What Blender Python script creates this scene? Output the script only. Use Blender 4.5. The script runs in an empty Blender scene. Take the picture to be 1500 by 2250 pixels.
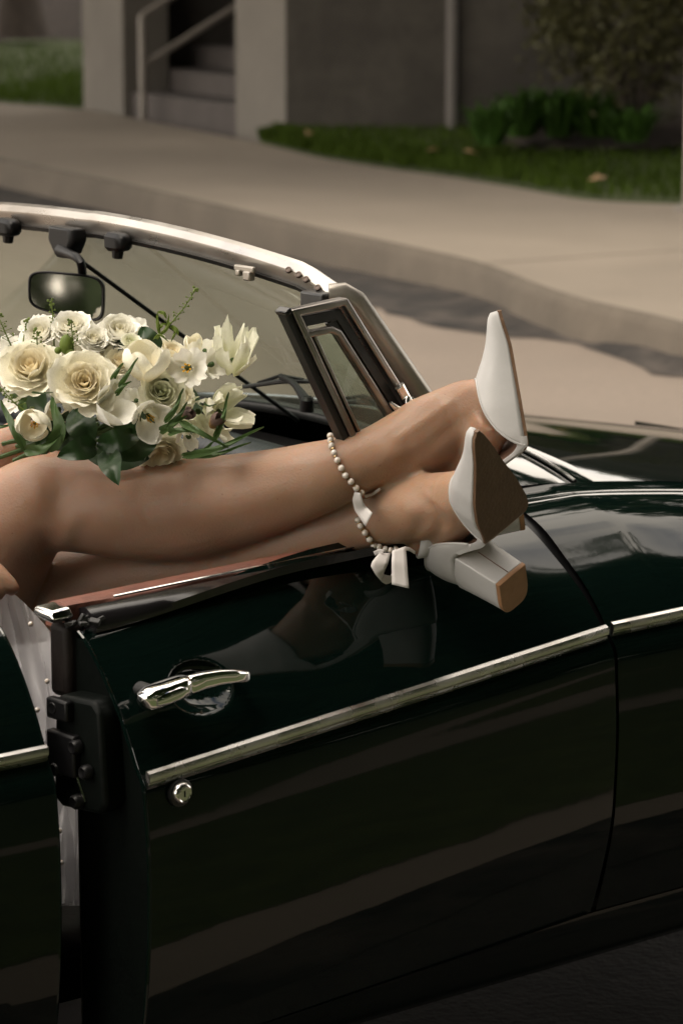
import bpy, bmesh, math, random
import numpy as np
from mathutils import Vector, Matrix, noise as mnoise
random.seed(7); rng = np.random.default_rng(7)
S = bpy.context.scene
COL = S.collection
R_ = math.radians

# ------------------------------------------------------------------ camera
CAM_H, LENS = 1.56, 105.0
FPX = 2250 * LENS / 36.0
PITCH = math.atan(1345 / FPX)
cam_d = bpy.data.cameras.new('camera')
cam = bpy.data.objects.new('camera', cam_d); COL.objects.link(cam)
cam.location = (0, 0, CAM_H)
cam.rotation_euler = (math.pi / 2 - PITCH, 0, 0)
cam_d.sensor_fit = 'VERTICAL'; cam_d.sensor_height = 36; cam_d.sensor_width = 24
cam_d.lens = LENS; cam_d.clip_end = 500; cam_d.clip_start = 0.05
cam_d.dof.use_dof = True; cam_d.dof.focus_distance = 3.52; cam_d.dof.aperture_fstop = 8.5
S.camera = cam

# ------------------------------------------------------------------ sky + sun
SUN_AZ_DIR = Vector((-0.22, -0.30, 0.93)).normalized()      # towards the sun
elev = math.asin(SUN_AZ_DIR.z); az = math.atan2(SUN_AZ_DIR.x, SUN_AZ_DIR.y)
w = bpy.data.worlds.new('World'); S.world = w; w.use_nodes = True
nt = w.node_tree; nt.nodes.clear()
n_out = nt.nodes.new('ShaderNodeOutputWorld'); n_bg = nt.nodes.new('ShaderNodeBackground')
n_sky = nt.nodes.new('ShaderNodeTexSky'); n_sky.sky_type = 'NISHITA'; n_sky.sun_disc = False
n_sky.sun_elevation = elev; n_sky.sun_rotation = az; n_sky.air_density = 1.0; n_sky.dust_density = 2.5
n_tc = nt.nodes.new('ShaderNodeTexCoord'); n_map = nt.nodes.new('ShaderNodeMapping')
n_map.inputs['Scale'].default_value = (1, 1, 2.6)
n_no = nt.nodes.new('ShaderNodeTexNoise'); n_no.inputs['Scale'].default_value = 2.6
n_no.inputs['Detail'].default_value = 7; n_no.inputs['Roughness'].default_value = 0.58
n_rp = nt.nodes.new('ShaderNodeValToRGB')
n_rp.color_ramp.elements[0].position = 0.30; n_rp.color_ramp.elements[1].position = 0.54
n_mx = nt.nodes.new('ShaderNodeMix'); n_mx.data_type = 'RGBA'
n_mx.inputs['B'].default_value = (14.0, 12.6, 10.8, 1)
L = nt.links.new
L(n_tc.outputs['Generated'], n_map.inputs['Vector']); L(n_map.outputs['Vector'], n_no.inputs['Vector'])
L(n_no.outputs['Fac'], n_rp.inputs['Fac']); L(n_rp.outputs['Color'], n_mx.inputs['Factor'])
L(n_sky.outputs['Color'], n_mx.inputs['A']); L(n_mx.outputs['Result'], n_bg.inputs['Color'])
n_bg.inputs['Strength'].default_value = 0.15
L(n_bg.outputs['Background'], n_out.inputs['Surface'])
sun_d = bpy.data.lights.new('sun', 'SUN'); sun_d.energy = 1.35; sun_d.angle = R_(24); sun_d.color = (1.0, 0.9, 0.76)
sun = bpy.data.objects.new('sun', sun_d); COL.objects.link(sun)
sun.rotation_euler = (-SUN_AZ_DIR).to_track_quat('-Z', 'Y').to_euler()
vs = S.view_settings; vs.view_transform = 'Standard'; vs.look = 'None'; vs.gamma = 1; vs.use_curve_mapping = False
vs.exposure = 0.86
S.cycles.max_bounces = 10; S.cycles.transparent_max_bounces = 16
S.cycles.use_denoising = True

# ------------------------------------------------------------------ geometry helpers
cp, sp = math.cos(PITCH), math.sin(PITCH)
def V(*a): return np.array(a, float)
def at(px, py, d):
    """world point seen at photo pixel (px,py) at d metres along the lens axis"""
    x = (px - 750) / FPX; y = (1125 - py) / FPX
    return V(0, 0, CAM_H) + d * (V(x, 0, 0) + y * V(0, sp, cp) + V(0, cp, -sp))
def ground_at(px, py, z=0.0):
    r = at(px, py, 1.0) - V(0, 0, CAM_H)
    return V(0, 0, CAM_H) + r * ((z - CAM_H) / r[2])
A_, B_ = R_(38), R_(44)                      # heading of the car, of its open door
EF, EO = V(math.cos(A_), math.sin(A_), 0), V(math.sin(A_), -math.cos(A_), 0)
DF, DO = V(math.cos(B_), math.sin(B_), 0), V(math.sin(B_), -math.cos(B_), 0)
ORG = V(0.3398, 3.6219, 0)                   # ground point below the door hinge
VC = -0.72                                   # car centre line
def cw(u, v, z): return ORG + u * EF + v * EO + V(0, 0, z)
def dw(t, s, z): return ORG + t * DF + s * DO + V(0, 0, z)
def on_plane(px, py, P, n):
    c = V(0, 0, CAM_H); r = at(px, py, 1.0) - c
    return c + r * (((P - c) @ n) / (r @ n))
def door_at(px, py, s): return on_plane(px, py, ORG + s * DO, DO)
def car_at(px, py, v): return on_plane(px, py, ORG + v * EO, EO)

ORIG = {}                                    # world origin of every object made here
def finish(me, smooth=True, sharp=40):
    if smooth:
        me.shade_smooth()
        if sharp: me.set_sharp_from_angle(angle=R_(sharp))
def link(name, me, mat=None, parent=None, loc=None):
    o = bpy.data.objects.new(name, me); COL.objects.link(o)
    if mat is not None and me is not None and len(me.materials) == 0: me.materials.append(mat)
    if parent is not None: o.parent = parent
    return o
def mesh(name, verts, faces, mat=None, parent=None, smooth=True, sharp=40, org=None):
    """world-space vertices -> one mesh object; its origin is the parent's origin (or org)"""
    o0 = V(*ORIG[parent.name]) if parent is not None else (V(*org) if org is not None else V(0, 0, 0))
    verts = np.asarray(verts, float) - o0
    me = bpy.data.meshes.new(name); me.from_pydata(verts.tolist(), [], [tuple(int(i) for i in f) for f in faces])
    bm = bmesh.new(); bm.from_mesh(me); bmesh.ops.recalc_face_normals(bm, faces=bm.faces); bm.to_mesh(me); bm.free()
    finish(me, smooth, sharp)
    o = link(name, me, mat, parent)
    if parent is None: o.location = o0
    ORIG[o.name] = tuple(o0)
    return o
def empty(name, loc):
    o = bpy.data.objects.new(name, None); COL.objects.link(o); o.location = loc; o.empty_display_size = 0.1
    ORIG[o.name] = tuple(loc); return o
def tag(o, label=None, cat=None, group=None, kind=None):
    if label: o['label'] = label
    if cat: o['category'] = cat
    if group: o['group'] = group
    if kind: o['kind'] = kind
    return o

class MB:
    """collects closed pieces, in world space"""
    def __init__(s): s.v = []; s.f = []
    def add(s, vs, fs):
        n = len(s.v); s.v += [tuple(map(float, p)) for p in vs]; s.f += [tuple(int(i) + n for i in f) for f in fs]; return s
    def rings(s, rings, closed=True, caps=True):
        n = len(rings[0]); vs = [p for r in rings for p in r]; fs = []
        for i in range(len(rings) - 1):
            for j in range(n if closed else n - 1):
                a = i * n + j; b = i * n + (j + 1) % n
                fs.append((a, b, b + n, a + n))
        if caps and closed:
            fs.append(tuple(range(n))[::-1]); fs.append(tuple((len(rings) - 1) * n + j for j in range(n)))
        return s.add(vs, fs)
    def tube(s, pts, r, n=10, r2=None, up=None, caps=True, power=2.0):
        """tube along pts; r radius (list ok); r2 second radius across 'up' x tangent"""
        pts = [V(*p) for p in pts]; m = len(pts)
        rr = r if hasattr(r, '__len__') else [r] * m
        r2 = rr if r2 is None else (r2 if hasattr(r2, '__len__') else [r2] * m)
        rings = []; ref = V(*up) if up is not None else None; prev = None
        for i, p in enumerate(pts):
            t = pts[min(i + 1, m - 1)] - pts[max(i - 1, 0)]; t = t / (np.linalg.norm(t) + 1e-12)
            if ref is not None: a = ref - (ref @ t) * t
            elif prev is None:
                a = np.cross(t, V(0, 0, 1)); a = a if np.linalg.norm(a) > 1e-3 else np.cross(t, V(1, 0, 0))
            else: a = prev - (prev @ t) * t
            a = a / np.linalg.norm(a); prev = a; b = np.cross(t, a)
            ring = []
            for k in range(n):
                th = 2 * math.pi * (k + .5) / n; c, q = math.cos(th), math.sin(th)
                if power != 2: c = math.copysign(abs(c) ** (2 / power), c); q = math.copysign(abs(q) ** (2 / power), q)
                ring.append(p + a * rr[i] * c + b * r2[i] * q)
            rings.append(ring)
        return s.rings(rings, True, caps)
    def box(s, c, ax, ay, az):
        c, ax, ay, az = V(*c), V(*ax), V(*ay), V(*az)
        vs = [c + i * ax + j * ay + k * az for k in (-1, 1) for j in (-1, 1) for i in (-1, 1)]
        return s.add(vs, [(0, 2, 3, 1), (4, 5, 7, 6), (0, 1, 5, 4), (2, 6, 7, 3), (0, 4, 6, 2), (1, 3, 7, 5)])
    def ball(s, c, r, n=12, m=8, ax=None):
        c = V(*c); X = ax if ax is not None else np.eye(3) * r
        vs = []; 
        for i in range(1, m):
            th = math.pi * i / m
            for j in range(n):
                ph = 2 * math.pi * j / n
                vs.append(c + X[0] * math.sin(th) * math.cos(ph) + X[1] * math.sin(th) * math.sin(ph) + X[2] * math.cos(th))
        fs = [(i * n + j, (i + 1) * n + j, (i + 1) * n + (j + 1) % n, i * n + (j + 1) % n) for i in range(m - 2) for j in range(n)]
        k = len(vs); vs += [c + X[2], c - X[2]]
        fs += [(k, j, (j + 1) % n) for j in range(n)] + [(k + 1, (m - 2) * n + (j + 1) % n, (m - 2) * n + j) for j in range(n)]
        return s.add(vs, fs)
    def prism(s, poly, d):
        """closed polygon swept by vector d"""
        n = len(poly); d = V(*d); vs = [V(*p) for p in poly] + [V(*p) + d for p in poly]
        fs = [tuple(range(n))[::-1], tuple(range(n, 2 * n))] + [(i, (i + 1) % n, n + (i + 1) % n, n + i) for i in range(n)]
        return s.add(vs, fs)
    def grid(s, P):
        """P: array rows x cols x 3"""
        P = np.asarray(P); a, b = P.shape[:2]
        fs = [(i * b + j, i * b + j + 1, (i + 1) * b + j + 1, (i + 1) * b + j) for i in range(a - 1) for j in range(b - 1)]
        return s.add(P.reshape(-1, 3), fs)
    def build(s, name, mat=None, parent=None, smooth=True, sharp=40, org=None, bevel=0, seg=2, solid=0, subsurf=0):
        o = mesh(name, s.v, s.f, mat, parent, smooth, sharp, org)
        if solid:
            m = o.modifiers.new('t', 'SOLIDIFY'); m.thickness = abs(solid); m.offset = -1 if solid > 0 else 1
        if bevel:
            m = o.modifiers.new('b', 'BEVEL'); m.width = bevel; m.segments = seg; m.limit_method = 'ANGLE'; m.angle_limit = R_(35); m.harden_normals = False
        if subsurf:
            m = o.modifiers.new('s', 'SUBSURF'); m.levels = m.render_levels = subsurf
        return o
def spline(pts, n):
    """Catmull-Rom resample of rows (any dimension) to n rows, evenly by chord length"""
    P = np.asarray(pts, float); d = np.r_[0, np.cumsum(np.linalg.norm(np.diff(P[:, :3], axis=0), axis=1) + 1e-9)]
    m = np.zeros_like(P)
    for i in range(len(P)):
        a, b = max(i - 1, 0), min(i + 1, len(P) - 1); m[i] = (P[b] - P[a]) / (d[b] - d[a])
    out = []
    for x in np.linspace(0, d[-1], n):
        i = min(np.searchsorted(d, x, 'right') - 1, len(P) - 2); h = d[i + 1] - d[i]; t = (x - d[i]) / h
        out.append((2*t**3-3*t*t+1)*P[i] + (t**3-2*t*t+t)*h*m[i] + (-2*t**3+3*t*t)*P[i+1] + (t**3-t*t)*h*m[i+1])
    return np.array(out)
def lerp_poly(poly, n):
    P = np.asarray(poly, float); d = np.r_[0, np.cumsum(np.linalg.norm(np.diff(P, axis=0), axis=1))]
    x = np.linspace(0, d[-1], n); return np.stack([np.interp(x, d, P[:, k]) for k in range(P.shape[1])], 1)
def sm(a, b, x):
    t = min(1, max(0, (x - a) / (b - a))); return t * t * (3 - 2 * t)

# ------------------------------------------------------------------ materials
def mat(name, base=(.5, .5, .5), rough=.5, metal=0., spec=.5, var=0., vscale=8., bump=0., bscale=40., coat=0., sss=0., sss_r=None,
        dark=None, dscale=2., damt=0., coord='Object', stretch=None, rvar=0.):
    m = bpy.data.materials.new(name); m.use_nodes = True; n = m.node_tree.nodes; l = m.node_tree.links.new
    p = n['Principled BSDF']
    p.inputs['Base Color'].default_value = (*base, 1); p.inputs['Roughness'].default_value = rough
    p.inputs['Metallic'].default_value = metal; p.inputs['Specular IOR Level'].default_value = spec
    if coat: p.inputs['Coat Weight'].default_value = coat; p.inputs['Coat Roughness'].default_value = .02
    if sss:
        p.inputs['Subsurface Weight'].default_value = 1; p.inputs['Subsurface Scale'].default_value = sss
        p.inputs['Subsurface Radius'].default_value = sss_r or (1, .35, .2)
    tc = n.new('ShaderNodeTexCoord'); mp = n.new('ShaderNodeMapping'); l(tc.outputs[coord], mp.inputs['Vector'])
    if stretch: mp.inputs['Scale'].default_value = stretch
    col = None
    if var:
        a = n.new('ShaderNodeTexNoise'); a.inputs['Scale'].default_value = vscale; a.inputs['Detail'].default_value = 6
        a.inputs['Roughness'].default_value = .65
        l(mp.outputs['Vector'], a.inputs['Vector'])
        mr = n.new('ShaderNodeMapRange'); mr.inputs['From Min'].default_value = .25; mr.inputs['From Max'].default_value = .75
        mr.inputs['To Min'].default_value = 1 - var; mr.inputs['To Max'].default_value = 1 + var; l(a.outputs['Fac'], mr.inputs['Value'])
        mu = n.new('ShaderNodeMix'); mu.data_type = 'RGBA'; mu.blend_type = 'MULTIPLY'; mu.inputs['Factor'].default_value = 1
        mu.inputs['A'].default_value = (*base, 1); l(mr.outputs['Result'], mu.inputs['B']); col = mu.outputs['Result']
    if dark is not None:
        a = n.new('ShaderNodeTexNoise'); a.inputs['Scale'].default_value = dscale; a.inputs['Detail'].default_value = 8
        l(mp.outputs['Vector'], a.inputs['Vector'])
        rp = n.new('ShaderNodeMapRange'); rp.inputs['From Min'].default_value = .42; rp.inputs['From Max'].default_value = .68
        rp.inputs['To Max'].default_value = damt; l(a.outputs['Fac'], rp.inputs['Value'])
        mu = n.new('ShaderNodeMix'); mu.data_type = 'RGBA'; l(rp.outputs['Result'], mu.inputs['Factor'])
        if col is not None: l(col, mu.inputs['A'])
        else: mu.inputs['A'].default_value = (*base, 1)
        mu.inputs['B'].default_value = (*dark, 1); col = mu.outputs['Result']
    if col is not None: l(col, p.inputs['Base Color'])
    if rvar:
        a = n.new('ShaderNodeTexNoise'); a.inputs['Scale'].default_value = 22; a.inputs['Detail'].default_value = 6; l(mp.outputs['Vector'], a.inputs['Vector'])
        mr = n.new('ShaderNodeMapRange'); mr.inputs['From Min'].default_value = .35; mr.inputs['From Max'].default_value = .7
        mr.inputs['To Min'].default_value = rough; mr.inputs['To Max'].default_value = rough + rvar
        l(a.outputs['Fac'], mr.inputs['Value']); l(mr.outputs['Result'], p.inputs['Roughness'])
    if bump:
        a = n.new('ShaderNodeTexNoise'); a.inputs['Scale'].default_value = bscale; a.inputs['Detail'].default_value = 5
        l(mp.outputs['Vector'], a.inputs['Vector']); b = n.new('ShaderNodeBump'); b.inputs['Strength'].default_value = bump
        b.inputs['Distance'].default_value = .01; l(a.outputs['Fac'], b.inputs['Height']); l(b.outputs['Normal'], p.inputs['Normal'])
        if coat: l(b.outputs['Normal'], p.inputs['Coat Normal'])
    m['p'] = 1
    return m
def glass_mat(name, tint, dust=.06, gloss=.9):
    m = bpy.data.materials.new(name); m.use_nodes = True; n = m.node_tree.nodes; l = m.node_tree.links.new; n.clear()
    o = n.new('ShaderNodeOutputMaterial'); t = n.new('ShaderNodeBsdfTransparent'); t.inputs['Color'].default_value = (*tint, 1)
    g = n.new('ShaderNodeBsdfGlossy'); g.inputs['Roughness'].default_value = .01; g.inputs['Color'].default_value = (gloss,) * 3 + (1,)
    lw = n.new('ShaderNodeLayerWeight'); lw.inputs['Blend'].default_value = .5
    pw = n.new('ShaderNodeMath'); pw.operation = 'POWER'; l(lw.outputs['Facing'], pw.inputs[0]); pw.inputs[1].default_value = 5
    f = n.new('ShaderNodeMath'); f.operation = 'MULTIPLY_ADD'; l(pw.outputs[0], f.inputs[0]); f.inputs[1].default_value = .9; f.inputs[2].default_value = .045
    a = n.new('ShaderNodeMixShader'); l(f.outputs[0], a.inputs['Fac']); l(t.outputs[0], a.inputs[1]); l(g.outputs[0], a.inputs[2])
    d = n.new('ShaderNodeBsdfDiffuse'); d.inputs['Color'].default_value = (.55, .56, .48, 1)
    nz = n.new('ShaderNodeTexNoise'); nz.inputs['Scale'].default_value = 9; nz.inputs['Detail'].default_value = 8
    mr = n.new('ShaderNodeMapRange'); mr.inputs['To Min'].default_value = dust * .5; mr.inputs['To Max'].default_value = dust * 1.6
    l(nz.outputs['Fac'], mr.inputs['Value'])
    b = n.new('ShaderNodeMixShader'); l(mr.outputs['Result'], b.inputs['Fac']); l(a.outputs[0], b.inputs[1]); l(d.outputs[0], b.inputs[2])
    l(b.outputs[0], o.inputs['Surface']); return m
def thin_mat(name, base, trans=.35, rough=.6, var=.12, vscale=30, tip=None, alpha=None, stretch=None, spec=.3):
    """petals, leaves, cloth: principled + translucent"""
    m = mat(name, base, rough, var=var, vscale=vscale, spec=spec, bump=.12, bscale=60, stretch=stretch)
    n = m.node_tree.nodes; l = m.node_tree.links.new; p = n['Principled BSDF']; o = n['Material Output']
    t = n.new('ShaderNodeBsdfTranslucent'); x = n.new('ShaderNodeMixShader'); x.inputs['Fac'].default_value = trans
    src = p.inputs['Base Color'].links[0].from_socket
    if tip is not None:      # second colour deep in the flower (object z), a pigment
        at_ = n.new('ShaderNodeAttribute'); at_.attribute_name = 'tint'
        mx = n.new('ShaderNodeMix'); mx.data_type = 'RGBA'; l(at_.outputs['Fac'], mx.inputs['Factor']); l(src, mx.inputs['A'])
        mx.inputs['B'].default_value = (*tip, 1); src = mx.outputs['Result']; l(src, p.inputs['Base Color'])
    l(src, t.inputs['Color']); l(p.outputs[0], x.inputs[1]); l(t.outputs[0], x.inputs[2]); last = x.outputs[0]
    if alpha:
        tr = n.new('ShaderNodeBsdfTransparent'); y = n.new('ShaderNodeMixShader'); y.inputs['Fac'].default_value = alpha
        l(tr.outputs[0], y.inputs[1]); l(last, y.inputs[2]); last = y.outputs[0]
    l(last, o.inputs['Surface']); return m

M = {}
M['paint'] = mat('dark_green_paint', (.0018, .0055, .0044), .045, spec=.3, bump=.03, bscale=6)
M['paint_in'] = mat('door_shut_paint', (.0014, .0026, .002), .5, spec=.14, var=.3, vscale=30, bump=.1, bscale=60)
M['chrome'] = mat('chrome', (.72, .70, .67), .08, metal=1, rvar=.2, bump=.01, bscale=30)
M['old_chrome'] = mat('worn_chrome', (.68, .66, .63), .16, metal=1, rvar=.2, dark=(.25, .21, .18), dscale=14, damt=.35)
M['bright'] = mat('handle_chrome', (.82, .81, .8), .04, metal=1)
M['alu'] = mat('brushed_aluminium', (.48, .455, .42), .26, metal=.85, rvar=.15, dark=(.24, .19, .15), dscale=7, damt=.55, stretch=(1, 1, 3))
M['vent'] = mat('dull_chrome_frame', (.34, .315, .29), .26, metal=1, rvar=.2, dark=(.10, .08, .065), dscale=12, damt=.5)
M['pillar'] = mat('grey_pillar_metal', (.36, .33, .29), .38, metal=.7, var=.15, vscale=12)
M['rubber'] = mat('black_rubber', (.012, .012, .012), .45, var=.3, vscale=40, bump=.1)
M['rubber_gloss'] = mat('glossy_black_rubber', (.010, .009, .010), .22, bump=.06, bscale=25)
M['plastic'] = mat('black_plastic', (.004, .004, .0045), .42, spec=.25)
M['leather'] = mat('brown_leather_trim', (.17, .062, .04), .55, var=.3, vscale=25, bump=.25, bscale=90, dark=(.08, .03, .022), dscale=9, damt=.6)
M['dash'] = mat('dash_vinyl', (.018, .022, .026), .42, bump=.15, bscale=150)
M['seat'] = mat('black_seat_leather', (.012, .009, .008), .6, spec=.2, bump=.2, bscale=50)
M['skin'] = mat('skin', (.365, .230, .154), .43, spec=.42, sss=.010, var=.10, vscale=9, dark=(.28, .13, .085), dscale=5, damt=.22, bump=.12, bscale=340)
def freckle(m, scale, size, col):
    n = m.node_tree.nodes; l = m.node_tree.links.new; p = n['Principled BSDF']; src = p.inputs['Base Color'].links[0].from_socket
    tc = n.new('ShaderNodeTexCoord'); v = n.new('ShaderNodeTexVoronoi'); v.inputs['Scale'].default_value = scale; l(tc.outputs['Object'], v.inputs['Vector'])
    sp_ = n.new('ShaderNodeSeparateColor'); l(v.outputs['Color'], sp_.inputs[0])
    th = n.new('ShaderNodeMath'); th.operation = 'MULTIPLY'; l(sp_.outputs[0], th.inputs[0]); th.inputs[1].default_value = size
    lt = n.new('ShaderNodeMath'); lt.operation = 'LESS_THAN'; l(v.outputs['Distance'], lt.inputs[0]); l(th.outputs[0], lt.inputs[1])
    ml = n.new('ShaderNodeMath'); ml.operation = 'MULTIPLY'; l(lt.outputs[0], ml.inputs[0]); ml.inputs[1].default_value = .55
    mx = n.new('ShaderNodeMix'); mx.data_type = 'RGBA'; l(ml.outputs[0], mx.inputs['Factor']); l(src, mx.inputs['A']); mx.inputs['B'].default_value = (*col, 1)
    l(mx.outputs['Result'], p.inputs['Base Color'])
freckle(M['skin'], 75, .085, (.20, .10, .065))
M['white_leather'] = mat('white_shoe_leather', (.50, .492, .485), .42, var=.05, vscale=30, bump=.05, bscale=60)
M['sole'] = mat('brown_outsole', (.135, .075, .04), .6, var=.18, vscale=40, bump=.15, bscale=200)
M['shank'] = mat('pale_waist_leather', (.42, .33, .25), .5, var=.12, vscale=40)
M['insole'] = mat('dark_insole', (.16, .09, .06), .6)
M['heel_tip'] = mat('tan_heel_tip', (.34, .18, .09), .5, var=.15, vscale=60, bump=.15, bscale=90)
M['satin'] = mat('white_satin_ribbon', (.60, .57, .555), .38, var=.03, vscale=60)
M['pearl'] = mat('pearl', (.62, .57, .52), .16, spec=.8, coat=.6, sss=.003, sss_r=(1, .9, .8), var=.08, vscale=200)
M['gold'] = mat('gold_spacer', (.55, .42, .22), .25, metal=1)
M['cream'] = thin_mat('cream_petal', (.96, .93, .79), .20, tip=(.88, .70, .36), stretch=(1, 1, .3))
M['white_petal'] = thin_mat('white_petal', (.96, .945, .87), .22, tip=(.86, .80, .55), stretch=(1, 1, .3))
M['green_petal'] = thin_mat('greenish_petal', (.90, .89, .74), .25, tip=(.68, .72, .36), stretch=(1, 1, .3))
M['bud'] = thin_mat('brown_purple_bud', (.13, .085, .07), .15, tip=(.62, .36, .05))
M['yellow'] = mat('yellow_stamen', (.75, .42, .04), .6, var=.2)
M['leaf'] = thin_mat('dark_leaf', (.024, .055, .017), .25, .38, var=.35, vscale=14, spec=.5)
M['blade'] = thin_mat('tulip_leaf', (.065, .115, .035), .3, .42, var=.3, vscale=18, spec=.4)
M['sprig'] = thin_mat('fresh_sprig', (.16, .22, .045), .3, .5, var=.25)
M['tulle'] = thin_mat('tulle', (.86, .85, .87), .4, .7, var=.02, alpha=.66)
M['cloth'] = thin_mat('dress_satin', (.88, .88, .90), .2, .5, var=.06)
M['hair'] = mat('brown_hair', (.05, .028, .016), .45, bump=.5, bscale=60)
M['glass'] = glass_mat('windscreen_glass', (.68, .76, .68), .15)
M['glass2'] = glass_mat('vent_glass', (.74, .82, .74), .08)
M['mirror'] = mat('mirror_silver', (.62, .6, .54), .03, metal=1)
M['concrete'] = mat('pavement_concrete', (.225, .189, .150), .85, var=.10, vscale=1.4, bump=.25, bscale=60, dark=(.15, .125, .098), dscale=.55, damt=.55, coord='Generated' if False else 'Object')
M['kerbface'] = mat('shaded_kerb_concrete', (.098, .081, .063), .9, var=.22, vscale=3, bump=.4, bscale=30, dark=(.07, .058, .045), dscale=1.6, damt=.7)  # pavement concrete darkened: the shade on the kerb face is in the colour
M['road'] = mat('tan_road', (.205, .167, .136), .85, var=.12, vscale=30, bump=.3, bscale=120, dark=(.175, .143, .117), dscale=1.3, damt=.6)
M['gutter'] = mat('broken_asphalt', (.017, .0145, .013), .9, var=.45, vscale=9, bump=.8, bscale=25, dark=(.10, .082, .068), dscale=4.5, damt=.5)
M['asphalt'] = mat('asphalt', (.030, .026, .022), .85, var=.4, vscale=12, bump=.6, bscale=80)
M['wall'] = mat('grey_stucco', (.062, .055, .046), .92, var=.30, vscale=7, bump=.6, bscale=45, dark=(.034, .030, .026), dscale=1.1, damt=.8)
M['pier'] = mat('pale_concrete', (.15, .136, .118), .9, var=.12, vscale=5, bump=.3, bscale=30, dark=(.105, .095, .082), dscale=1.2, damt=.6)
M['step'] = mat('grey_step', (.07, .06, .056), .9, var=.18, vscale=6)
M['rail'] = mat('grey_painted_rail', (.20, .178, .155), .5, var=.1)
M['pipe'] = mat('grey_downpipe', (.12, .108, .10), .6, var=.1)
M['grass'] = thin_mat('grass', (.044, .072, .009), .3, .75, var=.4, vscale=3, spec=.08)
M['lawn'] = mat('lawn_soil', (.045, .06, .016), .95, var=.4, vscale=8, bump=.8, bscale=40)
M['mulch'] = mat('mulch', (.026, .017, .012), .95, var=.6, vscale=14, bump=1, bscale=30)
M['plant'] = thin_mat('green_plant', (.045, .10, .016), .3, .5, var=.45, vscale=5)
M['shrub'] = thin_mat('olive_shrub', (.060, .058, .020), .25, .6, var=.5, vscale=6)
M['bark'] = mat('bark', (.035, .026, .02), .95, var=.5, vscale=12, bump=1, bscale=20)
M['wood'] = thin_mat('woodland_leaf', (.035, .06, .018), .25, .6, var=.6, vscale=.8)
M['dry'] = mat('dry_leaf', (.30, .19, .10), .8, var=.3)
M['tyre'] = mat('tyre', (.015, .015, .015), .8)
M['white'] = mat('white_paper', (.62, .62, .60), .7)
M['white_flower'] = thin_mat('white_flower', (.62, .6, .42), .3)
M['interior'] = mat('dark_carpet', (.012, .010, .010), .95, var=.3)
# ------------------------------------------------------------------ ground, road, kerb, pavement
SZ = 0.15                                       # pavement level above the road
def sheet(name, poly, z, m, kind='structure'):
    o = mesh(name, [(p[0], p[1], z) for p in poly], [tuple(range(len(poly)))], m, smooth=False); tag(o, kind=kind); return o
sheet('ground', [(-90, -90), (90, -90), (90, 160), (-90, 160)], -0.03, M['lawn'])
sheet('road', [(-40, .9), (14, .9), (14, 60), (-40, 60)], 0.0, M['road'])
kt = [(-700, 190), (-300, 275), (0, 350), (260, 402), (480, 452), (700, 503), (860, 535), (1020, 570), (1084, 591), (1153, 620), (1207, 639), (1287, 663), (1393, 685), (1500, 711), (1800, 760)]
kb = [(-700, 225), (-300, 318), (0, 398), (260, 456), (480, 512), (700, 570), (807, 594), (967, 634), (1073, 658), (1153, 679), (1233, 698), (1393, 738), (1500, 759), (1800, 800)]
gu = [(-700, 290), (-300, 392), (0, 462), (260, 500), (480, 560), (700, 640), (796, 665), (967, 717), (1105, 738), (1207, 743), (1313, 770), (1420, 807), (1500, 829), (1800, 900)]
be = [(-700, 170), (-300, 200), (0, 226), (183, 238), (570, 314), (700, 346), (850, 370), (1000, 390), (1150, 415), (1275, 438), (1340, 443), (1495, 449), (1800, 452)]
T = lerp_poly([ground_at(*p, z=SZ) for p in kt], 90)
kz = lambda x: .065 * sm(650, 1500, x)
Bt = lerp_poly([ground_at(*p, z=kz(p[0])) for p in kb], 90)
Gt = lerp_poly([ground_at(*p, z=.004) for p in gu], 90)
Be = lerp_poly([ground_at(*p, z=SZ) for p in be], 90)
# fit the kerb face: bottom never more than 6 cm in front of the top
prof = []
tg = np.gradient(T, axis=0); tg = np.stack([np.convolve(np.pad(tg[:, k], 6, 'edge'), np.ones(13) / 13, 'valid') for k in range(3)], 1); tg /= np.linalg.norm(tg, axis=1)[:, None]
for i in range(90):
    t = T[i]; out = V(tg[i][1], -tg[i][0], 0); out = out if out @ V(-.9, -.44, 0) > 0 else -out
    rn = .006 * math.sin(i * 1.7) + .005 * math.sin(i * .53)
    prof.append([t - out * .03, t - out * .008 + V(0, 0, -.002), t + out * .008 + V(0, 0, -.012), t + out * (.022 + rn * .4) + V(0, 0, -.04), t + out * (.04 + rn) + V(0, 0, -.155)])
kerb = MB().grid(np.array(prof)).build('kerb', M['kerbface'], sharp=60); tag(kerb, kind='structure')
# pavement slabs between kerb and building
pave = tag(empty('pavement', (0, 12, SZ)), kind='structure')
inner = np.array([p[0] for p in prof])
jl = [ground_at(1150, 573, SZ), ground_at(1500, 549, SZ)]
d = jl[1] - jl[0]; d /= np.linalg.norm(d); nrm = V(-d[1], d[0], 0)
full = np.array([[inner[i] * (1 - s) + Be[i] * s for s in np.linspace(0, 1, 8)] for i in range(90)])
for sg in (1, -1):
    o = MB().grid(full).build('paving_slab', M['concrete'], pave)
    bm = bmesh.new(); bm.from_mesh(o.data); org = Vector(jl[0] + nrm * sg * .008 - V(0, 12, SZ))
    bmesh.ops.bisect_plane(bm, geom=bm.verts[:] + bm.edges[:] + bm.faces[:], plane_co=org, plane_no=Vector(nrm * sg), clear_inner=True)
    e = [x for x in bm.edges if x.is_boundary and all(abs((v.co - org).dot(Vector(nrm))) < 1e-4 for v in x.verts)]
    g = bmesh.ops.extrude_edge_only(bm, edges=e); bmesh.ops.translate(bm, vec=(0, 0, -.03), verts=[x for x in g['geom'] if isinstance(x, bmesh.types.BMVert)])
    bm.to_mesh(o.data); bm.free(); finish(o.data, True, 40)
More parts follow.
